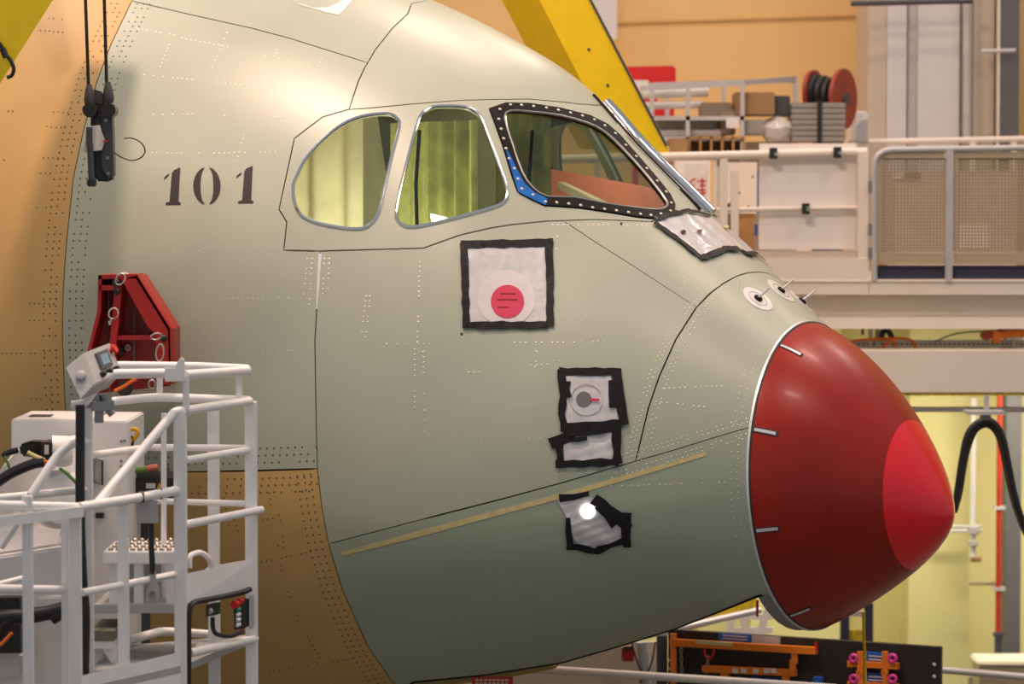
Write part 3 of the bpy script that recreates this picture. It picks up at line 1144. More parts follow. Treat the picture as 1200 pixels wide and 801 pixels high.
t = patchthing('long film cover on the nose in front of the windscreens, ragged black tape edge', (820, 275))
left_uv = trace([(768, 261), (795, 281), (824, 303)], 8)
low_uv = trace([(836, 298), (850, 293), (866, 293), (875, 299), (886, 298), (896, 303)], 8)
top_uv = trace([(770, 258), (785, 254), (802, 250), (818, 252), (832, 256)], 8)
film_uv = left_uv + low_uv + [(low_uv[-1][0], low_uv[-1][1] - 0.12), (top_uv[-1][0], top_uv[-1][1] - 0.12)] + top_uv[::-1]
sheet('film', film_uv, 'film', t, out=0.010, wr=crinkle(0.003, 9, 5.0), step=0.02)


def uvstrip(uv, w, parent, out, seed):
    A = np.array(uv, float)
    r = random.Random(seed)
    L = along(A, 0.04)
    up = offs(L, w / 2) + [[r.uniform(-1, 1) * 0.005, r.uniform(-1, 1) * 0.004] for _ in L]
    dn = offs(L, -w / 2) + [[r.uniform(-1, 1) * 0.005, r.uniform(-1, 1) * 0.004] for _ in L]
    return sheet('tape_strip', [tuple(p) for p in up] + [tuple(p) for p in dn[::-1]], 'tape', parent, out=out, wr=crinkle(0.002, 60, seed))


uvstrip(trace([(763, 260), (795, 283), (823, 305)], 8), 0.04, t, 0.018, 1)
uvstrip(trace([(819, 304), (836, 299), (850, 293), (867, 293)], 8), 0.045, t, 0.019, 2)
uvstrip(trace([(865, 293), (875, 299.5), (886, 298), (897, 304)], 8), 0.035, t, 0.020, 3)
uvstrip(trace([(764, 260), (785, 253), (802, 249), (818, 251), (830, 255)], 8), 0.035, t, 0.020, 4)
for q, m in (((818, 273), 'rivet_dark'), ((849, 268), 'masking'), ((799, 274), 'dark')):
    psheet('tape_scrap', circle(q, 3.2, 7, 2.2), m, t, 3, out=0.022)

# ---- what shows through the windows
FILL[0].location = B(1.9, 0.0, 2.45)
FILL[1].location = B(2.75, 1.55, 0.75)
M['sheet_green'] = mat('yellow_green_sheet', (172, 174, 104), 0.4, var=0.3, scale=7, bump=0.4, bscale=10)
M['sheet_cream'] = mat('cream_lining', (222, 212, 178), 0.5, var=0.12, scale=5)
M['board_orange'] = mat('salmon_board', (178, 98, 82), 0.6, var=0.08)
M['inside_grey'] = mat('inside_grey', (112, 112, 92), 0.6, var=0.1)


def curtain(name, s0, s1, lat0, lat1, z0, z1, m, amp=0.035, waves=9):
    n = 60
    V = []
    for z in (z0, z1):
        for k in range(n):
            t_ = k / (n - 1)
            V.append(B(s0 + (s1 - s0) * t_, lat0 + (lat1 - lat0) * t_ + amp * math.sin(t_ * waves * 2 * math.pi) * (1 + 0.4 * math.sin(5 * t_)), z))
    V = V + [np.array(v) - HX * 0.006 for v in V]
    Fc = [(k, k + 1, n + k + 1, n + k) for k in range(n - 1)] + [(2 * n + k, 3 * n + k, 3 * n + k + 1, 2 * n + k + 1) for k in range(n - 1)]
    return obj(name, V, Fc, m, plane, smooth=True)


curtain('lining_sheet', 2.95, 4.25, 0.85, 0.55, 1.0, 2.7, 'sheet_cream', 0.05, 4)
curtain('lining_sheet', 2.05, 2.95, 0.85, 0.5, 1.0, 2.32, 'sheet_green', 0.04, 6)
curtain('lining_sheet', 1.72, 2.35, 0.45, 0.10, 1.2, 2.38, 'sheet_green', 0.03, 4)
mb = MB().hexa([B(1.30, -0.30, 1.40), B(2.55, -0.72, 1.40), B(2.56, -0.75, 1.40), B(1.31, -0.33, 1.40), B(1.30, -0.42, 1.86), B(2.55, -0.90, 2.03), B(2.56, -0.93, 2.03), B(1.31, -0.45, 1.86)])
mb.build('side_panel', 'board_orange', plane)
mb = MB().hexa([B(0.95, -0.45, 1.50), B(0.95, 0.35, 1.50), B(1.75, 0.75, 1.62), B(1.75, -0.6, 1.62), B(0.95, -0.45, 1.53), B(0.95, 0.35, 1.53), B(1.75, 0.75, 1.65), B(1.75, -0.6, 1.65)])
mb.build('glareshield', 'board_orange', plane)
M['dash_beige'] = mat('dash_beige', (156, 142, 128), 0.6)
MB().beam(B(1.12, 0.22, 1.62), B(2.2, -0.55, 1.90), 0.05, 0.05).build('dash_rail', 'dash_beige', plane)
MB().beam(B(1.02, 0.30, 1.60), B(1.3, -0.1, 1.70), 0.10, 0.07).build('dash_box', 'inside_grey', plane)
MB().lathe(B(1.62, 0.62, 1.66), ZX, [(0, 0.05), (0.05, 0.06), (0.09, 0.035)], 14).build('dash_knob', 'sheet_cream', plane, smooth=True)
mb = MB().hexa([B(0.9, -1.3, 0.4), B(0.9, 1.3, 0.4), B(4.3, 1.7, 0.4), B(4.3, -1.7, 0.4), B(0.9, -1.3, 0.46), B(0.9, 1.3, 0.46), B(4.3, 1.7, 0.46), B(4.3, -1.7, 0.46)])
mb.build('cockpit_floor', 'inside_grey', plane)
mb = MB().hexa([B(4.3, -2.3, -0.6), B(4.3, 2.3, -0.6), B(4.36, 2.3, -0.6), B(4.36, -2.3, -0.6), B(4.3, -1.3, 3.0), B(4.3, 1.3, 3.0), B(4.36, 1.3, 3.0), B(4.36, -1.3, 3.0)])
mb.build('cockpit_bulkhead', 'sheet_cream', plane)
for s_, l_ in ((2.25, 1.28), (1.62, 0.9)):
    MB().tube([B(s_, l_, 1.5), B(s_ + 0.03, l_ - 0.03, 1.9), B(s_ + 0.02, l_ - 0.06, 2.25)], 0.012, 8).build('interior_cable', 'black', plane, smooth=True)

# ================================================================== LEFT: PLATFORM, MACHINE, HOIST
M['rail_white'] = mat('white_rail_paint', (246, 243, 242), 0.38, var=0.03, scale=8)
M['cab_white'] = mat('machine_white', (236, 232, 229), 0.42, var=0.03)
M['machine_grey'] = mat('machine_grey', (176, 176, 176), 0.42)
M['dark_grey'] = mat('dark_grey', (70, 70, 74), 0.5)
M['cast_black'] = mat('cast_black', (36, 33, 32), 0.42, var=0.25, scale=18)
M['bracket_red'] = mat('fixture_red', (176, 30, 22), 0.36, var=0.10, scale=5)
M['crane_yellow'] = mat('crane_yellow', (250, 212, 6), 0.4, var=0.05)
M['wire'] = mat('steel_wire', (205, 198, 188), 0.35, metal=0.5)
M['cable_orange'] = mat('orange_cable', (230, 110, 30), 0.5)
M['cable_green'] = mat('green_cable', (92, 132, 58), 0.5)
M['cable_yellow'] = mat('yellow_cable', (226, 170, 20), 0.5)
M['cable_black'] = mat('black_cable', (30, 29, 32), 0.45, var=0.2)
M['btn_red'] = mat('button_red', (206, 30, 28), 0.35)
M['btn_green'] = mat('button_green', (30, 150, 120), 0.4)
M['btn_white'] = mat('button_white', (232, 232, 232), 0.4)
M['screen'] = mat('screen_blue_grey', (120, 150, 176), 0.2)
M['ball_steel'] = mat('ball_steel', (196, 180, 160), 0.2, metal=0.9)
M['label_white'] = mat('label_paper', (222, 218, 214), 0.6)


def PX(L, Y=None):
    """pixel points (x, y) at one depth, or (x, y, Y) each"""
    return [W(p[0], p[1], p[2] if len(p) > 2 else Y) for p in L]


def tubepx(name, L, r, m, parent, Y=None, rad=0.06, seg=10):
    return MB().tube(fillet(PX(L, Y), rad), r, seg).build(name, m, parent, smooth=True)


def boxpx(name, x0, y0, x1, y1, Y, depth, m, parent=None, bevel=0.0, zmin=None):
    a, b = W(x0, y0, Y), W(x1, y1, Y)
    if zmin is not None:
        b[2] = max(b[2], zmin)
    return MB().box((min(a[0], b[0]), Y, min(a[2], b[2])), (max(a[0], b[0]), Y + depth, max(a[2], b[2]))).build(name, m, parent, bevel=bevel)


def prismpx(name, L, Y, depth, m, parent=None, bevel=0.0):
    return MB().prism(PX(L, Y), (0, depth, 0)).build(name, m, parent, bevel=bevel)


def postpx(name, x, y0, Y, w, m, parent, zb=0.0, y1=None):
    a = W(x, y0, Y)
    zb = W(x, y1, Y)[2] if y1 is not None else zb
    return MB().box((a[0] - w / 2, Y - w / 2, zb), (a[0] + w / 2, Y + w / 2, a[2])).build(name, m, parent, bevel=0.006)


# ---- white access platform
YA, YB, YC = -3.2, -2.4, -2.0
pl = thing('access_platform', (W(200, 800, -3)[0], -3.0, 0), 'white tubular access platform with guard rails beside the fuselage', 'platform')
R = 'rail_white'
postpx('post', 211, 481, YA, 0.068, R, pl)
postpx('post', 294, 470, YB, 0.068, R, pl)
postpx('post', 250, 468, YC - 0.1, 0.066, R, pl)
postpx('post', 144, 587, -3.55, 0.058, R, pl)
postpx('post', 88, 598, -3.95, 0.06, R, pl)
postpx('post', 76, 600, -3.9, 0.038, R, pl)
postpx('post', 32, 580, -4.2, 0.052, R, pl)
postpx('post', 103.5, 478, -3.3, 0.045, R, pl)
postpx('short_post', 218, 439, YA, 0.034, R, pl, y1=481)
postpx('short_post', 280, 434, YB - 0.1, 0.034, R, pl, y1=471)
postpx('short_post', 187, 430, YC, 0.034, R, pl, y1=466)
# guard rails
tubepx('rail', [(138, 428, YC), (230, 429, YC - 0.1), (289, 432, YB), (290, 434, YB), (216, 439, YA)], 0.026, R, pl)
tubepx('rail', [(132, 470, YC), (182, 465, YC), (297, 469, YB), (216, 481, YA), (205, 482, YA - 0.02), (160, 535, -3.42), (113, 591, -3.72)], 0.026, R, pl, rad=0.09)
tubepx('rail', [(107, 533, -3.2), (175, 524, YC), (296, 525, YB)], 0.021, R, pl)
tubepx('rail', [(217, 539, YA), (292, 527, YB)], 0.021, R, pl)
tubepx('rail', [(185, 587, YC), (292, 590, YB)], 0.019, R, pl)
tubepx('rail', [(215, 615, YA), (306, 597, YB)], 0.023, R, pl)
tubepx('rail', [(150, 750, -2.4), (190, 739, YC), (250, 743, YC)], 0.026, R, pl)
tubepx('rail', [(222, 765, YA), (299, 748, YB)], 0.024, R, pl)
tubepx('rail', [(192, 484, -2.7), (192, 690, -2.7), (194, 706, -2.7), (210, 708, -2.75)], 0.016, R, pl, rad=0.06)
tubepx('rail', [(93, 594, -3.95), (150, 585, -3.55), (211, 574, YA)], 0.026, R, pl)
tubepx('rail', [(96, 694, -3.95), (144, 685, -3.55), (209, 672, YA)], 0.020, R, pl)
tubepx('rail', [(-20, 585, -3.6), (104, 573, -3.3)], 0.021, R, pl)
tubepx('rail', [(-20, 591, -4.4), (90, 594, -3.97)], 0.025, R, pl)
tubepx('rail', [(-20, 689, -4.4), (74, 691, -3.9)], 0.024, R, pl)
tubepx('rail', [(-20, 689, -3.8), (32, 676, -3.7)], 0.016, R, pl)
tubepx('rail', [(36, 580, -3.5), (68, 532, -3.4), (84, 519, -3.35), (104, 517, -3.3)], 0.025, R, pl, rad=0.12)
tubepx('rail', [(84, 475, -3.35), (98, 473, -3.33), (116, 448, -3.3), (130, 438, -3.25), (200, 437, YA)], 0.027, R, pl, rad=0.12)
MB().beam(W(-20, 613, -4.45), W(97, 599, -3.97), 0.02, 0.055).build('flat_bar', R, pl)
MB().tube(PX([(2, 641, -3.3), (24, 607, -3.35)]), 0.018, 8).build('brace', R, pl, smooth=True)
# plates and toe boards
prismpx('latch_plate', [(193, 430), (204, 431), (208, 424), (212, 418), (216, 421), (217, 447), (193, 447)], YA - 0.04, 0.025, R, pl, 0.004)
MB().prism([W(217, 672, YA), W(299, 655, YB), W(297, 690, YB), W(219, 706, YA)], (0.012, 0.02, 0)).build('toe_board', R, pl)
MB().prism([W(84, 794, -3.97), W(217, 762, YA), W(217, 802, YA), W(84, 838, -3.97)], (0.012, 0.02, 0)).build('toe_board', R, pl)
MB().prism([W(236, 690, YB + 0.2), W(236, 672, YB + 0.2), W(243, 664, YB + 0.2), W(296, 655, YB + 0.05), W(296, 690, YB + 0.05)], (0, 0.012, 0)).build('back_plate', R, pl)
MB().tube(fillet(PX([(222, 665, -2.5), (222, 650, -2.5), (236, 646, -2.4), (246, 655, -2.35), (248, 664, -2.3)]), 0.05), 0.016, 8).build('hoop', R, pl, smooth=True)
deck_a, deck_b, deck_c = W(217, 770, YA), W(84, 800, -3.97), W(294, 752, YB)
MB().hexa([deck_b + (0, 0, -0.08), deck_a + (0, 0, -0.08), deck_a + (0.3, 1.2, -0.08), deck_b + (0, 1.6, -0.08), deck_b + (0, 0, -0.04), deck_a + (0, 0, -0.04), deck_a + (0.3, 1.2, -0.04), deck_b + (0, 1.6, -0.04)]).build('deck', 'machine_grey', pl)
for x, y, Y in ((166, 582, -3.46), (187, 578.5, -3.33)):
    c = W(x, y, Y)
    MB().lathe(c - np.array([0.02, 0, 0]), (1, 0.1, 0.03), [(0, 0.031), (0.035, 0.031)], 14).build('rail_clamp', 'cast_black', pl, smooth=True)
# control pendant, junction box and their cable on the platform's side
def plane_ab(x, y):
    t_ = (x - 217) / (299 - 217)
    return W(x, y, YA + (YB - YA) * t_ - 0.05)


t = thing('control_pendant', plane_ab(281, 738), 'black push-button pendant with red and green buttons on platform post', 'control pendant')
t.location.z -= 0.0
MB().prism([plane_ab(273, 704), plane_ab(288, 701), plane_ab(288, 736), pl and plane_ab(274, 739)], (0.02, 0.08, 0)).build('body', 'cast_black', t, bevel=0.006)
for x, y, m, r in ((275, 708, 'btn_red', 0.024), (281, 704, 'btn_red', 0.018), (278, 714, 'btn_green', 0.013), (278, 720, 'btn_white', 0.013), (278, 726, 'btn_white', 0.013), (278, 732, 'btn_white', 0.013)):
    MB().lathe(plane_ab(x, y), (-0.3, -1, 0), [(-0.03, r), (0.012, r), (0.018, r * 0.7)], 14).build('push_button', m, t, smooth=True)
MB().prism([plane_ab(292, 698), plane_ab(297.5, 697), plane_ab(297.5, 735), plane_ab(292, 737)], (0.0, 0.03, 0)).build('side_plate', 'machine_grey', t)
t = thing('junction_box', plane_ab(247, 722), 'small black junction box under the white toe board', 'junction box')
MB().prism([plane_ab(241, 708), plane_ab(253, 706), plane_ab(253, 721), plane_ab(241, 723)], (0.02, 0.07, 0)).build('body', 'cast_black', t, bevel=0.006)
MB().lathe(plane_ab(245, 716), (-0.3, -1, 0), [(-0.02, 0.017), (0.008, 0.017)], 14).build('knob', 'machine_grey', t, smooth=True)
cb = MB().tube(smoothline([plane_ab(*q) for q in ((221, 810), (221, 770), (221, 735), (222, 715), (227, 706), (245, 702), (270, 697), (286, 693), (293, 690))], 6), 0.016, 8).build('pendant_cable', 'cable_black', None, smooth=True)
tag(cb, 'thick black cable bundle running up the platform post to the pendant', 'cable')
cb = MB().tube(smoothline([plane_ab(*q) for q in ((249, 723), (250, 737), (255, 743), (270, 745), (284, 740))], 6), 0.013, 8).build('pendant_cable', 'cable_black', None, smooth=True)
tag(cb, 'short black cable looping from the junction box to the pendant', 'cable')
# hose on the control post
hs = MB().tube(smoothline(PX([(94, 474, -3.42), (94, 520, -3.42), (94, 600, -3.42), (97, 680, -3.42), (100, 720, -3.42), (99, 790, -3.42)]), 5), 0.026, 10).build('black_hose', 'cable_black', None, smooth=True)
tag(hs, 'thick black hose running down the white control post', 'hose')
for y in (486, 592, 648):
    pass

# ---- operator control box on its post
t = thing('control_box', W(108, 478, -3.3), 'light grey operator control box with small screen, tilted on white post', 'control box')
o3 = {'a': W(77, 431, -3.35), 'b': W(98, 413, -3.05), 'c': W(132, 411, -3.0), 'd': W(143, 437, -3.25), 'e': W(112, 449, -3.5), 'f': W(93, 468, -3.45), 'g': W(128, 466, -3.2), 'h': W(98, 462, -3.1)}
# box faces: side (a b e f), lid (b c d e), front below lid (e d g f)
mb = MB()
A0, B0, E0, F0 = W(76, 431, -3.45), W(98, 413, -3.40), W(112, 450, -3.50), W(94, 469, -3.55)
vx = W(143, 437, -3.1) - W(112, 450, -3.50)
mb.hexa([F0, E0, E0 + vx, F0 + vx, A0, B0, B0 + vx, A0 + vx])
mb.build('enclosure', 'machine_grey', t, bevel=0.006)


def lidpt(u, v, n=0.0):
    """point on the sloping lid: u along the box, v from top edge to bottom edge"""
    nn = np.cross(vx, E0 - B0)
    nn /= np.linalg.norm(nn)
    if nn[1] > 0:
        nn = -nn
    return B0 + vx * u + (E0 - B0) * v + nn * n


def lidquad(u0, v0, u1, v1, h):
    return [lidpt(u0, v0, -0.003), lidpt(u1, v0, -0.003), lidpt(u1, v1, -0.003), lidpt(u0, v1, -0.003), lidpt(u0, v0, h), lidpt(u1, v0, h), lidpt(u1, v1, h), lidpt(u0, v1, h)]


b_ = MB().hexa(lidquad(0.32, 0.16, 0.74, 0.68, 0.014)).build('screen_bezel', 'dark_grey', t)
MB().hexa(lidquad(0.40, 0.26, 0.66, 0.58, 0.018)).build('screen', 'screen', b_)
nn = np.cross(vx, E0 - B0)
nn /= np.linalg.norm(nn)
nn = -nn if nn[1] > 0 else nn
for u in (0.3, 0.55, 0.8):
    MB().lathe(lidpt(u, 0.82), nn, [(0, 0.017), (0.012, 0.017), (0.03, 0.012)], 12).build('switch_knob', 'cast_black', t, smooth=True)
MB().lathe(lidpt(0.9, 0.25), nn, [(0, 0.014), (0.02, 0.014), (0.02, 0.03), (0.035, 0.026)], 16).build('emergency_stop', 'btn_red', t, smooth=True)
nL = np.cross(B0 - A0, F0 - A0)
nL /= np.linalg.norm(nL)
nL = -nL if nL[1] > 0 else nL
MB().lathe((A0 + B0 + E0 + F0) / 4, nL, [(0, 0.028), (0.02, 0.026), (0.025, 0.012)], 12).build('lock', 'machine_grey', t, smooth=True)
MB().tube(PX([(122, 462, -3.2), (126, 478, -3.2), (132, 486, -3.2)]), 0.022, 8).build('cable_gland', 'steel', t, smooth=True)
MB().tube(PX([(112, 462, -3.2), (116, 480, -3.2), (116, 495, -3.2)]), 0.026, 8).build('stand_tube', 'steel', t, smooth=True)
MB().beam(W(104, 476, -3.3), W(130, 474, -3.2), 0.06, 0.05).build('bracket', 'steel', t)

# ---- ball transfer table
t = thing('ball_table', (W(175, 640, -2.4)[0], -2.4, W(175, 712, -2.4)[2]), 'small white table topped with rows of steel balls', 'table')
zt = W(165, 640, -2.7)[2]
xa, xb = W(127, 640, -2.7)[0], W(211, 640, -2.7)[0]
MB().box((xa, -2.95, zt - 0.07), (xb, -2.4, zt)).build('table_top', 'rail_white', t, bevel=0.006)
for x in (133, 162, 200):
    MB().box((W(x, 640, -2.9)[0] - 0.025, -2.9, W(x, 708, -2.9)[2]), (W(x, 640, -2.9)[0] + 0.025, -2.85, zt - 0.07)).build('leg', 'rail_white', t)
first = None
for i in range(9):
    for j in range(4):
        cx_, cy_ = xa + 0.04 + i * (xb - xa - 0.08) / 8, -2.9 + j * 0.15
        if first is None:
            first = MB().lathe((cx_, cy_, zt), (0, 0, 1), [(-0.005, 0.017), (0.008, 0.016), (0.018, 0.010), (0.022, 0.003)], 10).build('ball', 'ball_steel', t, smooth=True)
            fl = first.location.copy()
            fc_ = (cx_, cy_)
        else:
            c = first.copy()
            COL.objects.link(c)
            c.parent = t
            c.location = fl + Vector((cx_ - fc_[0], cy_ - fc_[1], 0))
MB().box((xa - 0.05, -2.98, W(165, 716, -2.9)[2]), (xb + 0.05, -2.3, W(165, 706, -2.9)[2])).build('lower_shelf', 'machine_grey', t, bevel=0.004)
MB().box((W(131, 650, -2.5)[0], -2.45, W(165, 700, -2.5)[2]), (W(206, 650, -2.5)[0], -2.42, W(165, 650, -2.5)[2])).build('back_panel', 'machine_grey', t)

# ---- hanging spanner tool clamped to the rail
t = thing('hanging_tool', W(178, 714, -3.4), 'grey forked tool on black rod hanging below the rail clamps', 'tool')
boxpx('plate', 160, 586, 185, 613, -3.42, 0.02, 'machine_grey', t, 0.003)
MB().tube(PX([(177, 612, -3.4), (177.5, 640, -3.4), (179, 672, -3.4)]), 0.016, 8).build('rod', 'cable_black', t, smooth=True)
prismpx('fork', [(176, 668), (182, 668), (183, 680), (187, 690), (187, 702), (183, 714), (180, 708), (183, 699), (180, 692), (176, 693), (174, 699), (176, 706), (173, 711), (170, 702), (171, 690), (176, 681)], -3.41, 0.02, 'machine_grey', t, 0.003)
MB().beam(W(160, 682, -3.4), W(203, 675, -3.3), 0.05, 0.012).build('rest_bar', 'machine_grey', t)

# ---- small shelf with grey top at the bottom
t = thing('bracket_shelf', W(115, 775, -3.0), 'low white bracket shelf with grey top behind platform posts', 'shelf')
MB().box((W(78, 740, -3)[0], -3.1, W(100, 748, -3)[2]), (W(137, 740, -3)[0], -2.6, W(100, 736, -3)[2])).build('shelf_top', M['inside_grey'], t, bevel=0.004)
MB().box((W(80, 740, -3)[0], -3.08, W(100, 757, -3)[2]), (W(135, 740, -3)[0], -2.62, W(100, 748, -3)[2])).build('apron', 'rail_white', t)
prismpx('gusset', [(118, 757), (137, 757), (137, 780), (131, 778)], -3.0, 0.02, 'rail_white', t)
postpx('leg', 112, 757, -2.85, 0.09, 'rail_white', t, y1=782)

# ---- white robot behind the platform
t = thing('robot_machine', (W(80, 800, -1.6)[0], -1.4, 0), 'white boxy robot with tapered arm and black motor behind the platform', 'robot')
a, b = W(107, 493, -1.75), W(150, 493, -1.75)
MB().box((a[0], -1.75, 0), (b[0], -0.95, a[2])).build('tall_cabinet', 'cab_white', t, bevel=0.008)
a, b = W(13, 493, -1.55), W(107, 493, -1.55)
MB().box((a[0], -1.55, W(13, 640, -1.55)[2]), (b[0] - 0.01, -0.80, a[2] + 0.01)).build('rear_cabinet', 'cab_white', t, bevel=0.008)
MB().box((W(35, 490, -1.3)[0], -1.35, W(35, 493, -1.55)[2] + 0.008), (W(60, 490, -1.3)[0], -1.2, W(35, 493, -1.55)[2] + 0.016)).build('vent_slot', 'dark_grey', t)
prismpx('door_recess', [(109, 536), (120, 539), (120, 567), (109, 564)], -1.77, 0.03, 'machine_grey', t)
MB().tube(PX([(109, 536, -1.78), (120, 539, -1.78), (120, 568, -1.78), (109, 564, -1.78)]), 0.006, 6, True).build('door_seal', 'cast_black', t)
boxpx('connector', 112, 601, 121, 607, -1.79, 0.05, 'cast_black', t)
for x, y in ((142, 517), (146, 516), (142, 540), (142, 546)):
    MB().lathe(W(x, y, -1.75), (0, -1, 0), [(-0.005, 0.01), (0.006, 0.008)], 8).build('bolt', 'steel', t, smooth=True)
MB().prism([W(-30, 600, -2.4), W(0, 548, -2.3), W(18, 524, -2.2), W(45, 516, -2.1), (W(78, 522, -2.0)), W(92, 560, -2.0), W(80, 600, -2.1), W(70, 640, -2.2), W(-30, 655, -2.4)], (0.12, 0.5, 0)).build('arm_shell', 'cab_white', t, bevel=0.02)
MB().lathe(W(70, 585, -2.35), (0.35, -1, 0.1), [(-0.1, 0.17), (0.05, 0.17), (0.08, 0.14), (0.09, 0.06)], 28).build('joint_cover', 'cab_white', t, smooth=True)
MB().prism([W(-30, 655, -2.45), W(80, 640, -2.3), W(80, 720, -2.3), W(60, 790, -2.3), W(-30, 800, -2.45)], (0, 0.6, 0)).build('base_column', 'cab_white', t, bevel=0.015)
MB().box((W(-30, 700, -2.45)[0], -2.35, 0), (W(75, 700, -2.45)[0], -1.8, W(0, 700, -2.4)[2])).build('pedestal', 'cab_white', t, bevel=0.01)
mo = MB().prism([W(22, 521, -2.45), W(35, 517, -2.45), W(60, 518, -2.4), W(60, 537, -2.4), W(40, 536, -2.45), W(24, 534, -2.45)], (0, 0.16, 0)).build('motor', 'cast_black', t, bevel=0.012)
boxpx('motor_flange', 47, 518, 61, 539, -2.5, 0.26, 'cast_black', mo, 0.008)
boxpx('motor_label', 52, 521, 57, 532, -2.505, 0.01, 'label_white', mo)
MB().lathe(W(60, 528, -2.4), (1, 0.2, -0.05), [(0, 0.09), (0.09, 0.09), (0.12, 0.075)], 18).build('motor_neck', 'cab_white', t, smooth=True)
MB().tube(PX([(21, 527, -2.42), (10, 530, -2.42), (4, 533, -2.4)]), 0.018, 8).build('motor_plug', 'cast_black', mo, smooth=True)
for nm, pts, m, r in (('cable_orange', [(0, 561), (15, 552), (30, 544), (50, 541), (62, 543)], 'cable_orange', 0.013), ('cable_black', [(-5, 566), (10, 556), (24, 549), (40, 543), (52, 541)], 'cable_black', 0.03),
                      ('cable_green', [(5, 534), (10, 545), (12, 556), (4, 562)], 'cable_green', 0.008), ('cable_yellow', [(22, 552), (34, 546), (48, 543)], 'cable_yellow', 0.009), ('cable_white', [(32, 530), (42, 535), (52, 539)], 'masking', 0.014),
                      ('cable_green', [(70, 548), (80, 556), (90, 566)], 'cable_green', 0.01)):
    MB().tube(smoothline(PX(pts, -2.55), 5), r, 8).build('robot_cable', m, t, smooth=True)
for pts, m in (([(150, 505), (158, 502), (162, 507), (157, 515), (151, 520)], 'cable_yellow'), ([(150, 510), (156, 514), (154, 524), (157, 534)], 'cable_black'), ([(150, 500), (161, 505), (158, 512), (152, 516)], 'cable_yellow')):
    MB().tube(smoothline(PX(pts, -1.6), 5), 0.010, 8).build('robot_cable', m, t, smooth=True)
# dark hoses at the machine's foot
for pts in ([(-5, 745), (10, 727), (26, 722), (45, 719), (76, 716)], [(-5, 725), (12, 722), (40, 721), (74, 713)], [(60, 724), (70, 718), (80, 715)]):
    MB().tube(smoothline(PX(pts, -2.75), 5), 0.042, 10).build('foot_hose', 'cable_black', t, smooth=True)
MB().tube(smoothline(PX([(0, 756), (8, 748), (14, 741)], -2.85), 5), 0.01, 8).build('robot_cable', 'cable_orange', t, smooth=True)
boxpx('foot_cavity', -20, 700, 24, 765, -2.5, 0.1, 'cast_black', t)
boxpx('foot_box', 22, 768, 31, 790, -2.6, 0.1, 'machine_grey', t)
# black drive unit behind the platform's right side
t = thing('drive_unit', W(178, 600, -1.3), 'black drive unit with white label and warning sign behind the rails', 'drive unit')
boxpx('housing', 152, 560, 204, 585, -1.4, 0.5, 'cast_black', t, 0.01)
boxpx('cover', 152, 552, 190, 560, -1.35, 0.4, 'dark_grey', t, 0.006)
boxpx('label', 171, 566, 182, 572, -1.41, 0.015, 'label_white', t)
prismpx('warning_triangle', [(184, 572), (189, 572), (186.5, 565)], -1.412, 0.015, 'cable_yellow', t)
MB().tube(PX([(158, 551), (186, 548)], -1.4), 0.02, 8).build('connector', 'cable_green', t, smooth=True)
MB().tube(PX([(172, 549), (185, 547)], -1.44), 0.02, 8).build('connector', 'board_orange', t, smooth=True)
postpx('stand', 165, 585, -1.1, 0.1, 'dark_grey', t)

# ---- red fixture bolted to the fuselage
YR = -0.75
t = thing('red_bracket', W(150, 462, YR), 'red welded lifting bracket with shackle wires on the green fuselage side', 'bracket')
K = 'bracket_red'
prismpx('back_plate', [(116, 324), (160, 322), (199, 385), (200, 452), (103, 462), (104, 410), (116, 370)], YR + 0.30, 0.03, K, t)
MB().prism([W(115, 323, YR), W(119, 323, YR), W(118, 366, YR), W(107, 408, YR), W(106, 462, YR), W(102, 462, YR), W(103, 408, YR), W(114, 365, YR)], (0.0, 0.32, 0)).build('side_flange', K, t)
MB().prism([W(141, 326, YR), W(161, 322, YR), W(200, 385, YR), W(201, 450, YR), (W(183, 450, YR)), W(182, 392, YR), W(172, 382, YR)], (0.02, 0.05, 0)).build('slanted_flange', K, t, bevel=0.005)
MB().prism([W(161, 322, YR), W(201, 385, YR), W(201, 450, YR), W(198, 450, YR), W(197, 387, YR), W(158, 324, YR)], (0.02, 0.32, 0)).build('edge_flange', K, t)
MB().prism([W(115, 322, YR), W(161, 321, YR), W(161, 326, YR), W(115, 327, YR)], (0, 0.32, 0)).build('top_plate', K, t)
MB().prism([W(117, 334, YR), W(139, 334, YR), W(139, 340, YR), W(117, 340, YR)], (0, 0.30, 0)).build('shelf_plate', K, t)
MB().prism([W(134, 393, YR + 0.05), W(183, 392, YR + 0.05), W(183, 398, YR + 0.05), W(134, 398, YR + 0.05)], (0, 0.26, 0)).build('shelf_plate', K, t)
MB().prism([W(135, 326, YR + 0.02), W(142, 326, YR + 0.02), W(142, 345, YR + 0.02), W(139, 378, YR + 0.02), W(134, 420, YR + 0.02), W(128, 460, YR + 0.02), W(126, 420, YR + 0.02), W(131, 378, YR + 0.02)], (0, 0.28, 0)).build('rib', K, t)
MB().tube(PX([(127, 324), (127, 405)], YR + 0.2), 0.008, 8).build('rod', 'steel', t, smooth=True)
MB().tube(PX([(157, 365), (157, 440)], YR + 0.2), 0.008, 8).build('rod', 'steel', t, smooth=True)
for x, y, r in ((138, 411, 0.045), (112, 410, 0.03), (136, 331, 0.025), (146, 455, 0.05), (137, 341, 0.02), (192, 396, 0.022)):
    MB().lathe(W(x, y, YR + (0.27 if x < 150 and y > 400 and y < 440 else 0.0)), (0, -1, 0), [(-0.02, r), (0.012, r), (0.02, r * 0.6)], 14).build('bolt', 'cast_black', t, smooth=True)
MB().lathe(W(150, 407, YR + 0.28), (0, -1, 0), [(-0.02, 0.02), (0.02, 0.02)], 12).build('bolt', 'steel', t, smooth=True)
MB().tube(smoothline(PX([(134, 458), (146, 452), (155, 446), (160, 444)], YR - 0.05), 5), 0.012, 8).build('strap', 'cable_orange', t, smooth=True)


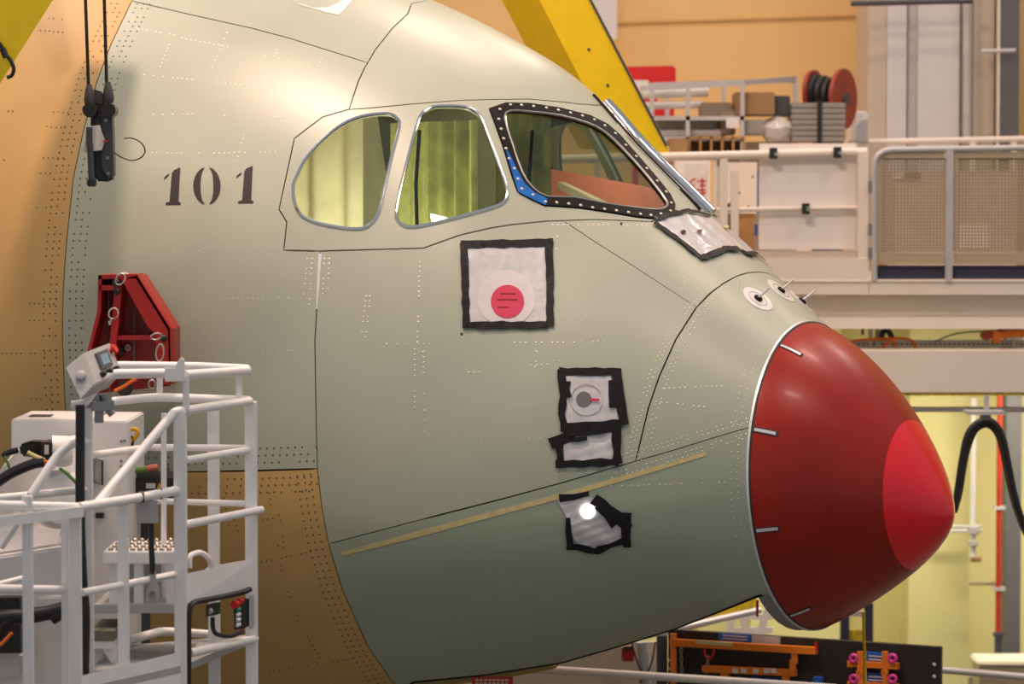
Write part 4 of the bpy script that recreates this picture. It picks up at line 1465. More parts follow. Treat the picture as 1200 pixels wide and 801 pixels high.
def loop(c, rx, ry, tilt, Y, parent, tail=None):
    pts = []
    for a in np.linspace(0, 2 * math.pi, 22, endpoint=False):
        x, y = rx * math.cos(a), ry * math.sin(a)
        pts.append(W(c[0] + x * math.cos(tilt) - y * math.sin(tilt), c[1] + x * math.sin(tilt) + y * math.cos(tilt), Y + 0.02 * math.sin(a)))
    MB().tube(pts, 0.0055, 6, True).build('wire_loop', 'wire', parent, smooth=True)
    if tail:
        MB().tube(smoothline(PX(tail, Y), 5), 0.0055, 6).build('wire', 'wire', parent, smooth=True)


loop((133, 367), 5.5, 6.5, 0.3, YR - 0.05, t, [(130, 373), (129, 380), (127, 376)])
loop((183, 394), 6.5, 3.6, -0.2, YR - 0.05, t)
loop((187.5, 413), 4.5, 10, 0.1, YR - 0.05, t)
loop((150, 407), 3, 3, 0, YR + 0.2, t)
loop((141, 327), 5, 7, 0.6, YR - 0.06, t, [(137, 322), (144, 319.5), (150, 321)])
loop((178, 450), 4, 5, 0, YR - 0.05, t)

# ---- hoist rope pair with its block
YH = -0.9
t = thing('hoist_block', W(118, 220, YH), 'black hoist block hanging on two steel ropes before the fuselage', 'hoist')
for pts in ([(98, -60), (104, 108)], [(120.5, -60), (125, 100)]):
    MB().tube(PX(pts, YH), 0.0105, 8).build('rope', 'cable_black', t, smooth=True)
for x, y0, y1 in ((104.5, 99, 126), (126.5, 96, 126)):
    a, b = W(x, y0, YH), W(x + 1, y1, YH)
    MB().lathe(a, b - a, [(0, 0.016), (0.04, 0.028), (0.10, 0.036), (0.13, 0.030)], 14).build('rope_socket', M['dark_grey'], t, smooth=True)
    MB().lathe(W(x + 0.5, y1 + 3, YH - 0.07), (0, 1, 0), [(0, 0.045), (0.14, 0.045)], 16).build('shackle_pin', 'cast_black', t, smooth=True)
prismpx('wrap', [(108, 104), (121, 108), (123, 124), (109, 122)], YH + 0.02, 0.04, M['dark_grey'], t, 0.01)
prismpx('block_body', [(106, 122), (131, 122), (133, 190), (133, 207), (128, 213), (112, 212), (106, 190)], YH, 0.12, 'cast_black', t, 0.012)
prismpx('side_plate', [(119, 130), (131, 134), (132.5, 190), (132, 206), (127, 210), (119, 196)], YH - 0.02, 0.02, M['dark_grey'], t, 0.004)
prismpx('white_tag', [(101, 148), (117, 146.5), (119, 154), (123, 165), (119, 176), (108, 177), (94, 178), (100, 167)], YH - 0.05, 0.015, 'label_white', t, 0.002)
boxpx('tag_holder', 101, 149, 108, 170, YH - 0.07, 0.02, M['dark_grey'], t)
MB().tube(PX([(105.5, 168), (107.5, 212)], YH - 0.06), 0.02, 10).build('pin_rod', M['dark_grey'], t, smooth=True)
MB().lathe(W(107.5, 210, YH - 0.06), (0, 0, -1), [(0, 0.03), (0.03, 0.032), (0.045, 0.02)], 12).build('rod_end', 'cast_black', t, smooth=True)
boxpx('red_tab', 121, 164, 126, 166.5, YH - 0.06, 0.01, 'btn_red', t)
for x, y in ((127, 203), (126, 185), (124, 141)):
    MB().lathe(W(x, y, YH - 0.02), (0, -1, 0), [(-0.005, 0.013), (0.006, 0.011)], 10).build('bolt', 'steel', t, smooth=True)
MB().tube(smoothline(PX([(133, 178), (142, 184), (155, 188), (166, 184), (170, 176), (165, 167), (155, 162), (145, 162)], YH - 0.02), 5), 0.0045, 6).build('safety_wire', 'cable_black', t, smooth=True)

# ---- yellow crane beams
YL = -1.6
t = thing('crane_beam', W(-30, 150, YL), 'yellow crane beam crossing the top left corner', 'crane beam', 'yellow crane beams')
MB().prism(PX([(110, -78), (62, 0), (0, 98), (-70, 208), (-170, 150), (-40, -78)], YL), (-0.25, 0.4, 0)).build('beam', 'crane_yellow', t)
MB().tube(smoothline(PX([(-6, 46), (1, 53), (5, 62), (12, 70), (16, 80), (14, 88), (8, 91)], YL - 0.05), 5), 0.012, 8).build('cable', 'cable_black', t, smooth=True)
MB().lathe(W(5, 62, YL - 0.05), (0.4, 0, -1), [(-0.03, 0.02), (0.03, 0.02)], 10).build('cable_clip', 'cast_black', t, smooth=True)
YK = 5.0
t = thing('crane_beam', W(750, 188, YK), 'slanted yellow crane beam behind the cockpit roof', 'crane beam', 'yellow crane beams')
d = W(721, 171, YK) - W(632, 0, YK)
cs = [W(632, 0, YK), W(692, 0, YK - 0.05), W(694, 0, YK + 0.5), W(588, 0, YK + 0.55)]
MB().prism([c - d * 0.8 for c in cs], d * 1.84).build('beam', 'crane_yellow', t)
e0, e1 = W(692, 0, YK - 0.06), W(781, 171, YK - 0.06)
MB().beam(e0 - (e1 - e0) * 0.8, e1, 0.03, 0.02).build('edge_strip', M['dark_grey'], t)
for x, y in ((690, 58), (712, 100), (770, 160)):
    MB().lathe(W(x, y, YK - 0.02), (0, -1, 0), [(-0.01, 0.014), (0.012, 0.012)], 8).build('bolt', M['dark_grey'], t, smooth=True)

# ---- added unseen plate, outlined to cast the shade on the fuselage behind the hoist
sh = []
for q in ((100, 84), (160, 90), (147, 190), (139, 300), (128, 420), (10, 420), (20, 330), (52, 205)):
    s0, p0 = hit(*q)
    S0 = spos(s0, p0)
    k = (8.0 - S0[2]) / (FLOOD[2] - S0[2])
    sh.append(S0 + (FLOOD - S0) * k)
t = thing('shade_plate', (sh[0][0], sh[0][1], 8.0), 'added yellow plate above the view that shades the fuselage', 'shade plate')
MB().prism(sh, (0, 0, 0.2)).build('body', 'crane_yellow', t)
for q in (sh[0], sh[3]):
    MB().tube([q + np.array([-0.1, 0, 0.15]), np.array([q[0] - 0.1, q[1], 15.8])], 0.02, 8).build('rope', 'cable_black', t, smooth=True)

# ================================================================== RIGHT: MEZZANINE
M['mezz'] = mat('mezzanine_paint', (234, 222, 208), 0.5, var=0.03, scale=1.5)
M['board_white'] = mat('white_board', (238, 230, 224), 0.45, var=0.02)
M['pipe_grey'] = mat('galvanised', (196, 192, 192), 0.4, metal=0.25)
M['duct'] = mat('duct_grey', (206, 204, 204), 0.5, var=0.03)
M['duct2'] = mat('duct_beige', (196, 182, 164), 0.5, var=0.03)
M['duct3'] = mat('duct_seam', (184, 180, 184), 0.5, var=0.03)
M['column_grey'] = mat('column_grey', (98, 96, 98), 0.5)
M['card'] = mat('cardboard', (156, 122, 84), 0.8, var=0.1)
M['card2'] = mat('cardboard_grey', (140, 126, 108), 0.8, var=0.1)
M['wood'] = mat('plywood', (172, 132, 84), 0.7, var=0.12)
M['wrap'] = mat('plastic_wrap', (198, 192, 186), 0.25, var=0.15, scale=9, bump=0.5, bscale=14)
M['tray'] = mat('grey_trays', (152, 146, 138), 0.5)
M['reel_red'] = mat('reel_red', (150, 56, 36), 0.5, var=0.2, scale=9)
M['sign_red'] = mat('sign_red', (206, 24, 28), 0.5)
M['navy'] = mat('navy_toe', (50, 52, 72), 0.5)
M['beige_toe'] = mat('beige_toe', (178, 160, 132), 0.5)
M['pipe_red'] = mat('pipe_red', (178, 48, 24), 0.45)
M['hazard'] = mat('yellow_strip', (214, 186, 30), 0.5, var=0.3, scale=20)
M['clip_dark'] = mat('clip_dark', (28, 44, 36), 0.5)
M['board_black'] = mat('board_black', (40, 36, 34), 0.5, var=0.1)
M['tool_orange'] = mat('tool_orange', (232, 126, 32), 0.45)
M['label_blue'] = mat('label_blue', (38, 98, 190), 0.5)
M['magenta'] = mat('shackle_magenta', (224, 60, 160), 0.4)
M['chain'] = mat('chain_steel', (150, 140, 130), 0.35, metal=0.7)


def mesh_mat():
    m = bpy.data.materials.new('perforated_sheet')
    m.use_nodes = True
    nt = m.node_tree
    b = nt.nodes['Principled BSDF']
    b.inputs['Base Color'].default_value = lin((160, 142, 116)) + (1,)
    b.inputs['Roughness'].default_value = 0.5
    tc = nt.nodes.new('ShaderNodeTexCoord')
    sp = nt.nodes.new('ShaderNodeSeparateXYZ')
    nt.links.new(tc.outputs['Object'], sp.inputs[0])
    outs = []
    for ax in ('X', 'Z'):
        mu = nt.nodes.new('ShaderNodeMath')
        mu.operation = 'MULTIPLY'
        mu.inputs[1].default_value = 2 * math.pi / 0.03
        nt.links.new(sp.outputs[ax], mu.inputs[0])
        si = nt.nodes.new('ShaderNodeMath')
        si.operation = 'SINE'
        nt.links.new(mu.outputs[0], si.inputs[0])
        outs.append(si)
    ad = nt.nodes.new('ShaderNodeMath')
    ad.operation = 'ADD'
    nt.links.new(outs[0].outputs[0], ad.inputs[0])
    nt.links.new(outs[1].outputs[0], ad.inputs[1])
    gt = nt.nodes.new('ShaderNodeMath')
    gt.operation = 'LESS_THAN'
    gt.inputs[1].default_value = 0.75
    nt.links.new(ad.outputs[0], gt.inputs[0])
    nt.links.new(gt.outputs[0], b.inputs['Alpha'])
    return m


M['perforated'] = mesh_mat()
YM = 8.0
XR = W(1330, 300, YM)[0]          # the mezzanine goes on beyond the right of the view
XL = W(480, 300, YM)[0]
z = lambda y, Y=YM: W(900, y, Y)[2]
mz = thing('mezzanine', (W(1000, 400, YM)[0], YM + 2, 0), 'cream painted steel mezzanine deck behind the nose', 'mezzanine')
XS = W(1018, 300, YM)[0]
MB().box((XL, YM, z(345)), (XS, 13.9, z(303))).build('deck', 'mezz', mz)
MB().box((XS + 0.005, YM, z(345)), (XR, 13.9, z(329))).build('deck', 'mezz', mz)
MB().box((XL, YM + 0.22, z(372)), (XR, YM + 0.30, z(345))).build('girder_web', 'mezz', mz)
MB().box((XL, YM, z(385)), (XR, YM + 0.45, z(372))).build('girder_flange', 'mezz', mz)
MB().box((XL, YM - 0.015, z(330)), (XR, YM, z(328.9))).build('deck_edge', 'mezz', mz)
for x in (640, 1290):
    c = W(x, 300, YM + 1.2)[0]
    MB().box((c - 0.15, YM + 1.0, 0), (c + 0.15, YM + 1.3, z(385))).build('column', 'mezz', mz)
lb = thing('crane_rail_girder', (W(1200, 440, YM - 0.3)[0], YM - 0.2, z(463, YM - 0.3)), 'wide cream girder below the mezzanine, yellow strip under it', 'girder')
MB().box((W(600, 410, YM - 0.3)[0], YM - 0.3, z(459.5, YM - 0.3)), (XR, YM + 0.1, z(411, YM - 0.3))).build('girder', 'mezz', lb)
MB().box((W(1056, 460, YM - 0.3)[0], YM - 0.28, z(463.5, YM - 0.3)), (XR, YM + 0.05, z(459.7, YM - 0.3))).build('yellow_strip', 'hazard', lb)
MB().box((W(1040, 460, YM - 0.3)[0], YM - 0.2, z(470, YM - 0.3)), (W(1056, 460, YM - 0.3)[0], YM + 0.0, z(459.7, YM - 0.3))).build('end_plate', 'pipe_grey', lb)
# cable tray in the gap, with its hangers
ct = thing('cable_tray', W(1100, 408, YM + 0.6), 'perforated grey cable tray between the two cream girders', 'cable tray')
MB().box((W(600, 400, YM + .6)[0], YM + .6, z(408, YM + .6)), (XR, YM + .62, z(398, YM + .6))).build('tray_side', 'pipe_grey', ct)
MB().box((W(600, 400, YM + .6)[0], YM + .62, z(408, YM + .6)), (XR, YM + .9, z(406, YM + .6))).build('tray_bottom', 'pipe_grey', ct)
hb = None
for i in range(40):
    x = 984 + i * 5.6
    if hb is None:
        hb = MB().lathe(W(x, 403, YM + .6), (0, -1, 0), [(0, 0.012), (0.004, 0.012)], 6).build('tray_slot', M['dark_grey'], ct)
        h0, x0w = hb.location.copy(), W(x, 403, YM + .6)[0]
    else:
        c = hb.copy()
        COL.objects.link(c)
        c.parent = ct
        c.location = h0 + Vector((W(x, 403, YM + .6)[0] - x0w, 0, 0))
for x in (1020, 1028, 1188):
    boxpx('hanger', x - 2, 384, x + 2.5, 412, YM + 0.55, 0.04, 'pipe_grey', ct)
for x, y in ((1011, 382), (1173, 383)):
    MB().lathe(W(x, y, YM + 0.3), (0, 0, 1), [(-0.08, 0.012), (0, 0.012), (0.0, 0.05), (0.02, 0.045), (0.05, 0.015)], 8).build('anchor_bolt', 'cast_black', ct)
tag(MB().tube(smoothline(PX([(985, 402), (1010, 398), (1035, 397), (1055, 396), (1070, 400), (1073, 414)], YM + .4), 6), 0.014, 6).build('orange_cable', 'cable_orange', None, smooth=True), 'longer orange cable draped over the cable tray', 'cable', 'orange cables on the tray')
tag(MB().tube(smoothline(PX([(1030, 414), (1038, 403), (1048, 400), (1048, 414)], YM + .35), 6), 0.014, 6).build('orange_cable', 'cable_orange', None, smooth=True), 'short orange cable loop hanging at the tray middle', 'cable', 'orange cables on the tray')
tag(MB().tube(smoothline(PX([(1034, 399), (1034, 390), (1040, 387), (1046, 396)], YM + .45), 6), 0.028, 8).build('black_hose', 'cable_black', None, smooth=True), 'short black hose bend poking up from the cable tray', 'hose')
tag(MB().tube(smoothline(PX([(1095, 400), (1120, 391), (1150, 388), (1200, 386)], YM + .5), 6), 0.008, 6).build('dark_wire', 'cable_black', None, smooth=True), 'thin dark wire sloping above the cable tray', 'wire')
t = thing('pneumatic_hose', W(1175, 397, YM + .3), 'orange pneumatic hose with round fitting at the tray end', 'hose')
MB().tube(PX([(1155, 393), (1185, 391), (1215, 390)], YM + .3), 0.035, 8).build('hose', 'tool_orange', t, smooth=True)
MB().lathe(W(1155, 393, YM + .28), (0, -1, 0), [(-0.05, 0.045), (0.05, 0.045)], 14).build('fitting', 'reel_red', t, smooth=True)
boxpx('clamp', 1164, 388, 1172, 402, YM + .25, 0.1, 'tool_orange', t)
# grey pipe under the girder
gp = tag(MB().tube(PX([(600, 478), (1330, 480)], YM - 0.1), 0.025, 10).build('grey_pipe', 'pipe_grey', None, smooth=True), 'horizontal grey pipe under the cream girder', 'pipe')

# ---- guard rail with white boards
gr = thing('guard_rail', (W(910, 305, YM)[0], YM + 0.1, z(303)), 'cream guard rail carrying white boards on the mezzanine edge', 'railing')
tubepx('rail', [(560, 189, YM + .1), (1016, 178, YM + .1)], 0.042, 'mezz', gr)
tubepx('rail', [(838, 246, YM + .1), (1014, 243, YM + .1)], 0.024, 'mezz', gr)
for x, y0, w in ((1011, 176, 0.055), (700, 186, 0.055), (580, 189, 0.055), (848, 186, 0.07), (861, 200, 0.07), (838, 186, 0.03)):
    a = W(x, y0, YM + .1)
    MB().box((a[0] - w / 2, YM + .1 - w / 2, z(303)), (a[0] + w / 2, YM + .1 + w / 2, a[2])).build('post', 'mezz', gr)
MB().box((W(885, 300, YM)[0], YM + .05, z(303)), (W(1004, 300, YM)[0], YM + .12, z(294))).build('toe_board', M['duct2'], gr)
t = tag(boxpx('white_board', 890, 168, 1003, 292, YM + 0.16, 0.03, 'board_white', None), 'large plain white board clipped to the mezzanine guard rail', 'board')
for k, (x, y, which) in enumerate(((905, 179, 'left clip'), (980, 178, 'right clip'), (943, 244, 'clip'))):
    t = thing('clip', W(x, y + 6, YM), ('dark green clip at the left on the white board top rail', 'dark green clip at the right on the white board top rail', 'dark green clip on the middle rail across the white board')[k], 'clip', 'clips on the guard rail')
    boxpx('jaw', x - 3, y - 6, x + 2, y + 7, YM + 0.02, 0.05, 'clip_dark', t, 0.006)
    boxpx('lever', x + 1, y - 6, x + 6, y - 2, YM + 0.03, 0.04, 'clip_dark', t)
    boxpx('lever', x + 1, y + 3, x + 6, y + 7, YM + 0.03, 0.04, 'clip_dark', t)
# cabinets behind the rail
t = thing('white_cabinet', W(808, 303, YM + 1.0), 'narrow white cabinet with red lettering sheet behind the guard rail', 'cabinet')
boxpx('body', 792, 188, 832, 305, YM + 1.0, 0.35, 'board_white', t, zmin=z(303))
boxpx('sheet', 803, 192, 828, 234, YM + 0.98, 0.015, 'label_white', t)
Yt = YM + 0.975
for k, (p, q) in enumerate((((817, 212), (827, 212)), ((820, 217), (827, 217)), ((816, 222), (827, 223)), ((823, 208), (823, 228)), ((818, 228), (827, 226)))):
    MB().beam(W(*p, Yt), W(*q, Yt), 0.008, 0.012).build('red_letter_stroke', 'sign_red', t)
MB().tube(smoothline(PX([(815, 209), (809, 213), (808, 220), (811, 226), (815, 227)], Yt), 4), 0.008, 6).build('red_letter_stroke', 'sign_red', t)
MB().tube(PX([(810, 217), (815, 217)], Yt), 0.006, 6).build('red_letter_stroke', 'sign_red', t)
t = thing('machine_cabinet', W(868, 303, YM + .9), 'cream machine cabinet with dark hose beside the white board', 'cabinet')
boxpx('body', 852, 190, 887, 250, YM + .9, 0.6, 'mezz', t)
boxpx('side', 840, 195, 852, 305, YM + 1.0, 0.4, M['duct2'], t, zmin=z(303))
boxpx('stand', 858, 250, 884, 305, YM + .95, 0.4, 'wood', t, zmin=z(303))
MB().tube(smoothline(PX([(850, 243), (858, 238), (862, 230), (866, 224)], YM + .6), 5), 0.02, 8).build('hose', 'cable_black', t, smooth=True)
boxpx('blue_box', 886, 200, 889, 250, YM + .92, 0.3, 'label_blue', t)
for x, y in ((860, 207), (882, 207), (877, 242), (862, 242)):
    MB().lathe(W(x, y, YM + .9), (0, -1, 0), [(-0.005, 0.012), (0.006, 0.010)], 8).build('bolt', M['dark_grey'], t)
t = tag(boxpx('blue_crate', 872, 262, 888, 276, YM + 1.0, 0.4, 'label_blue', None, 0.01), 'small blue crate low beside the white board', 'crate')

# ---- perforated guard panels
pg = thing('mesh_guard', (W(1110, 328, YM)[0], YM + .05, z(330)), 'grey tube guard with perforated sheet panels at mezzanine right edge', 'guard panel')
tubepx('frame_tube', [(1024.5, 329, YM), (1024.5, 176, YM), (1330, 171, YM)], 0.03, 'pipe_grey', pg, rad=0.16)
for x in (1112.5, 1213):
    a = W(x, 174, YM)
    MB().box((a[0] - 0.03, YM - 0.03, z(330)), (a[0] + 0.03, YM + 0.03, a[2])).build('post', 'pipe_grey', pg)
for x0, x1 in ((1030, 1107), (1118, 1209), (1218, 1320)):
    boxpx('perforated_panel', x0, 184, x1, 295, YM + 0.02, 0.006, 'perforated', pg)
    boxpx('panel_top', x0, 178, x1, 185, YM + 0.0, 0.03, 'beige_toe', pg)
    boxpx('panel_side', x0, 185, x0 + 3, 295, YM + 0.0, 0.03, 'beige_toe', pg)
    boxpx('toe_plate', x0, 296, x1, 309, YM + 0.0, 0.03, 'beige_toe', pg)
    boxpx('kick_plate', x0 - 2, 311, x1 + 3, 327, YM + 0.06, 0.03, 'navy', pg)
boxpx('hinge_post', 1006, 178, 1017, 328, YM + 0.02, 0.08, 'mezz', pg)
for y in (212, 262, 290):
    boxpx('hinge', 1018, y, 1022, y + 14, YM - 0.02, 0.05, 'steel', pg)
t = thing('machine_unit', W(1110, 300, YM + 1.5), 'beige machine standing behind the perforated guard panels', 'machine')
boxpx('body', 1050, 200, 1190, 330, YM + 1.6, 0.7, M['duct2'], t, zmin=z(329))
boxpx('panel', 1125, 262, 1160, 290, YM + 1.58, 0.05, 'mezz', t)
boxpx('label', 1047, 203, 1058, 210, YM + 1.57, 0.04, 'label_white', t)
boxpx('screen', 1060, 203, 1078, 210, YM + 1.57, 0.04, M['dark_grey'], t)
# rear handrail
rr = thing('rear_handrail', (W(1090, 303, 11.6)[0], 11.6, z(303)), 'pale handrail further back above the guard panels', 'railing')
tubepx('rail', [(985, 167, 11.6), (1330, 160, 11.6)], 0.032, 'mezz', rr)
for x in (1000, 1140, 1188, 1300):
    a = W(x, 166, 11.6)
    MB().box((a[0] - 0.03, 11.57, z(303)), (a[0] + 0.03, 11.63, a[2])).build('post', 'mezz', rr)

# ---- duct tower and columns
t = thing('duct_tower', W(1080, 165, 12.0), 'tall pale grey duct cabinet with vertical panels at upper right', 'duct')
zd = z(303)
for x0, x1, Y, m in ((1018, 1040, 12.05, 'duct2'), (1040, 1064, 12.0, 'duct'), (1064, 1076, 12.06, 'duct3'), (1076, 1126, 12.0, 'duct'), (1126, 1141, 12.1, 'beige_toe'), (1141, 1167, 12.1, 'duct2')):
    a, b = W(x0, 0, Y)[0], W(x1, 0, Y)[0]
    MB().box((a, Y, zd), (b - 0.01, 13.2, 9.0)).build('panel', m, t)
tp = tag(MB().tube(PX([(1133, -60), (1133, 165)], 11.8), 0.04, 10).build('vertical_pipe', M['pipe_grey'], None, smooth=True), 'vertical blue-grey pipe on the duct cabinet', 'pipe')
tp = tag(MB().tube(PX([(997, 4), (1140, 1)], 11.6), 0.03, 8).build('dark_pipe', M['dark_grey'], None, smooth=True), 'thin dark pipe across the top of the duct cabinet', 'pipe')
t = thing('steel_column', W(1182, 165, 11.9), 'dark grey steel column at the upper right edge', 'column')
a, b = W(1172, 0, 11.9)[0], W(1195, 0, 11.9)[0]
MB().box((a, 11.9, zd), (b, 12.3, 9.0)).build('shaft', 'column_grey', t)
MB().tube(PX([(1150, 60), (1190, 59)], 11.8), 0.02, 8).build('bracket_bar', 'pipe_grey', t, smooth=True)
MB().box((a - 0.02, 11.88, zd), (a, 12.0, 9.0)).build('edge_strip', 'mezz', t)
t = tag(boxpx('wall_unit', 694, -80, 723, 46, 13.6, 0.1, 'duct', None), 'pale grey unit hanging on the ochre wall behind the yellow beam', 'wall unit')
t = structure(tag(MB().beam(W(724, 27, 13.98), W(1016, 18, 13.98), 0.02, 0.018).build('trim_1', mat('wall_joint', (200, 160, 100), 0.7), None)))

# ---- storage rack with goods
YS = 9.6
ra = thing('storage_rack', (W(850, 303, YS)[0], YS + .3, z(303)), 'grey steel storage rack on the mezzanine behind the cabinets', 'rack')
for x, y0, Y in ((764, 98, YS), (806, 98, YS), (870, 96, YS), (932, 91, YS + .8), (848, 100, YS + .8), (782, 100, YS + .8)):
    a = W(x, y0, Y)
    MB().box((a[0] - 0.02, Y - 0.02, z(303)), (a[0] + 0.02, Y + 0.02, a[2])).build('upright', 'pipe_grey', ra)
for L in ([(750, 104, YS), (870, 97, YS)], [(870, 97, YS), (932, 92, YS + .8)], [(760, 100, YS + .8), (932, 94, YS + .8)]):
    MB().beam(W(*L[0]), W(*L[1]), 0.03, 0.05).build('beam', 'pipe_grey', ra)
for y in (136, 160):
    a, b = W(760, y, YS), W(872, y, YS)
    MB().box((a[0], YS - 0.02, a[2] - 0.04), (b[0], YS + .85, a[2])).build('shelf', 'pipe_grey', ra)
def goods(nm, lab, cat, x0, y0, x1, y1, Y, dep, m, bev=0.01):
    return tag(boxpx(nm, x0, y0, x1, y1, Y, dep, m, None, bev), lab, cat, 'goods on the storage rack')


goods('cardboard_box', 'brown cardboard carton on the upper rack level, right half', 'box', 862, 108, 908, 135, YS + 0.1, 0.5, 'card')
goods('cardboard_box', 'darker flat carton left of the large brown carton', 'box', 822, 120, 858, 136, YS + 0.2, 0.5, 'card2')
goods('dark_bin', 'dark tilted bin at the right end of the rack', 'bin', 908, 112, 926, 136, YS + 0.2, 0.4, M['dark_grey'])
goods('paper_sheet', 'white paper hanging on the rack front', 'paper', 851, 138, 866, 150, YS - 0.03, 0.01, 'label_white', 0)
goods('cardboard_box', 'small cardboard box behind the hanging paper', 'box', 844, 128, 862, 158, YS + 0.1, 0.3, 'card2')
goods('metal_case', 'grey metal case on the lower rack level', 'case', 872, 140, 896, 158, YS + 0.1, 0.4, 'tray')
goods('brown_carton', 'brown carton standing low behind the guard rail left end', 'box', 784, 162, 806, 240, YS - 0.2, 0.4, 'card')
goods('flat_pack', 'long pale flat pack lying on rack middle level', 'pack', 762, 140, 842, 152, YS + 0.3, 0.5, 'wrap')
goods('flat_pack', 'lower pale flat pack on the rack', 'pack', 764, 152, 846, 160, YS + 0.1, 0.5, 'wrap')
for k, y in enumerate((110, 124)):
    rl = MB().tube(PX([(752, y), (830 - 6 * k, y - 3 + k)], YS + 0.4), 0.05 - 0.012 * k, 12).build('foil_roll', 'wrap', None, smooth=True)
    tag(rl, ('thick grey foil roll on the rack top', 'thinner pale foil roll under the thick one')[k], 'roll', 'goods on the storage rack')
tag(boxpx('grey_cabinet', 872, 166, 930, 305, YS + 0.75, 0.35, M['duct2'], None, 0.01, zmin=z(303)), 'beige grey cabinet behind the white board and plastic bag', 'cabinet')
tag(boxpx('blue_grey_cabinet', 838, 186, 868, 305, YS + 0.9, 0.3, M['duct3'], None, 0.01, zmin=z(303)), 'blue grey cabinet low behind the machine cabinet', 'cabinet')
t = thing('plastic_bag', W(912, 168, YS + 0.2), 'crumpled clear plastic bag beside the grey trays', 'bag')
mb = MB().lathe(W(912, 166, YS + 0.2), (0, 0, 1), [(0, 0.10), (0.05, 0.17), (0.12, 0.18), (0.18, 0.13), (0.23, 0.05)], 16)
mb.v = [tuple(np.array(v) + rng.normal(0, 0.012, 3)) for v in mb.v]
mb.build('bag', 'wrap', t, smooth=True)
t = thing('pigeonhole_unit', W(840, 182, YS), 'plywood pigeonhole unit with open compartments on the rack', 'shelf unit')
a, b = W(808, 160, YS - .06), W(872, 184, YS - .06)
MB().box((a[0], YS + 0.2, b[2]), (b[0], YS + 0.22, a[2])).build('back', 'wood', t)
for y in (161, 184):
    zz = W(840, y, YS - .06)[2]
    MB().box((a[0], YS - .06, zz - 0.012), (b[0], YS + 0.2, zz + 0.012)).build('board', 'wood', t)
for k in range(6):
    x = a[0] + (b[0] - a[0]) * k / 5
    MB().box((x - 0.01, YS - .06, b[2]), (x + 0.01, YS + 0.2, a[2])).build('divider', 'wood', t)
# stacked trays with strap
for k in range(7):
    y1 = 166 - k * 6.6
    o_ = tag(boxpx('grey_tray', 928, y1 - 6.2, 991, y1, YS, 0.5, 'tray', None, 0.008), 'grey plastic tray, %s of the strapped stack below the cable reel' % ('bottom one', 'second from bottom', 'third from bottom', 'middle one', 'third from top', 'second from top', 'top one')[k], 'tray', 'strapped grey trays')
tag(boxpx('black_strap', 958, 117, 963, 168, YS - 0.02, 0.012, 'cast_black', None), 'black strap round the stacked grey trays', 'strap')
# cable reel
t = thing('cable_reel', W(978, 150, YS + 0.25), 'red flanged reel of black cable on the grey trays', 'cable reel')
ax = np.array([0.85, -0.5, 0])
c0, c1 = W(953, 108, YS + 0.95), W(988, 116, YS + 0.85)
MB().beam((c0 + c1) / 2 + (0, 0, -0.25), np.array([*((c0 + c1) / 2)[:2], z(303)]), 0.3, 0.1).build('stand', M['dark_grey'], t)
MB().lathe(c1, ax, [(-0.02, 0.30), (0.02, 0.30)], 30).build('flange', 'reel_red', t)
MB().lathe(c0, ax, [(-0.02, 0.22), (0.02, 0.22)], 30).build('flange', 'reel_red', t)
L_ = np.linalg.norm(c1 - c0)
for k in range(4):
    cc = c0 + (c1 - c0) * (k + 0.6) / 4.4
    MB().lathe(cc, ax, [(-0.035, 0.17), (-0.02, 0.19), (0.02, 0.19), (0.035, 0.17)], 24).build('cable_turn', 'cable_black', t, smooth=True)
MB().lathe(c1 + ax * 0.02, ax, [(0, 0.06), (0.03, 0.06)], 16).build('hub', M['dark_grey'], t, smooth=True)
# red frame sign
t = thing('red_stand', W(764, 140, 11.0), 'red framed stand with white sheet behind the rack', 'stand')
prismpx('red_frame', [(733, 78), (788, 77), (792, 80), (792, 97), (770, 97), (770, 120), (790, 120), (790, 138), (764, 140), (752, 138), (752, 100), (733, 98)], 11.0, 0.06, 'sign_red', t)
for xx in (745, 778):
    a = W(xx, 130, 11.02)
    MB().box((a[0] - 0.03, 11.01, z(303)), (a[0] + 0.03, 11.05, a[2])).build('leg', 'sign_red', t)
boxpx('white_sheet', 741, 94, 760, 104, 10.98, 0.015, 'label_white', t)
t = thing('white_hood', W(1003, 165, 11.0), 'white rounded hood with dark window beside the duct cabinet', 'hood')
prismpx('hood', [(998, 166), (998, 136), (1003, 130), (1018, 130), (1018, 166)], 11.0, 0.5, 'board_white', t, 0.02)
a, b = W(999, 166, 11.0), W(1017, 166, 11.0)
MB().box((a[0], 11.0, z(303)), (b[0], 11.45, a[2])).build('pedestal', 'mezz', t)
prismpx('window', [(1004, 166), (1004, 148), (1009, 141), (1018, 139), (1018, 166)], 10.98, 0.03, 'pipe_grey', t)

# ================================================================== RIGHT: BELOW THE MEZZANINE
structure(MB().box((W(1062, 700, 13.5)[0], 13.3, 0), (W(1132, 700, 13.5)[0], 14, 4.3)).build('trim_2', 'wall_pale'))
structure(MB().box((W(880, 700, 13.5)[0], 13.6, 0), (W(985, 700, 13.5)[0], 14, 4.3)).build('trim_3', 'wall_pale'))
t = thing('dark_column', (W(1187, 700, 12.6)[0], 12.7, 0), 'grey steel column beside the red pipe', 'column')
a, b = W(1178, 700, 12.6)[0], W(1196, 700, 12.6)[0]
MB().box((a, 12.6, 0), (b, 12.9, 4.2)).build('shaft', 'column_grey', t)
MB().box((a - 0.03, 12.58, 0), (b + 0.03, 12.92, 0.25)).build('foot', 'column_grey', t)
t = thing('red_pipe', (W(1170, 700, 12.4)[0], 12.4, 0), 'vertical red pipe on the pale yellow wall', 'pipe')
x = W(1170, 700, 12.4)[0]
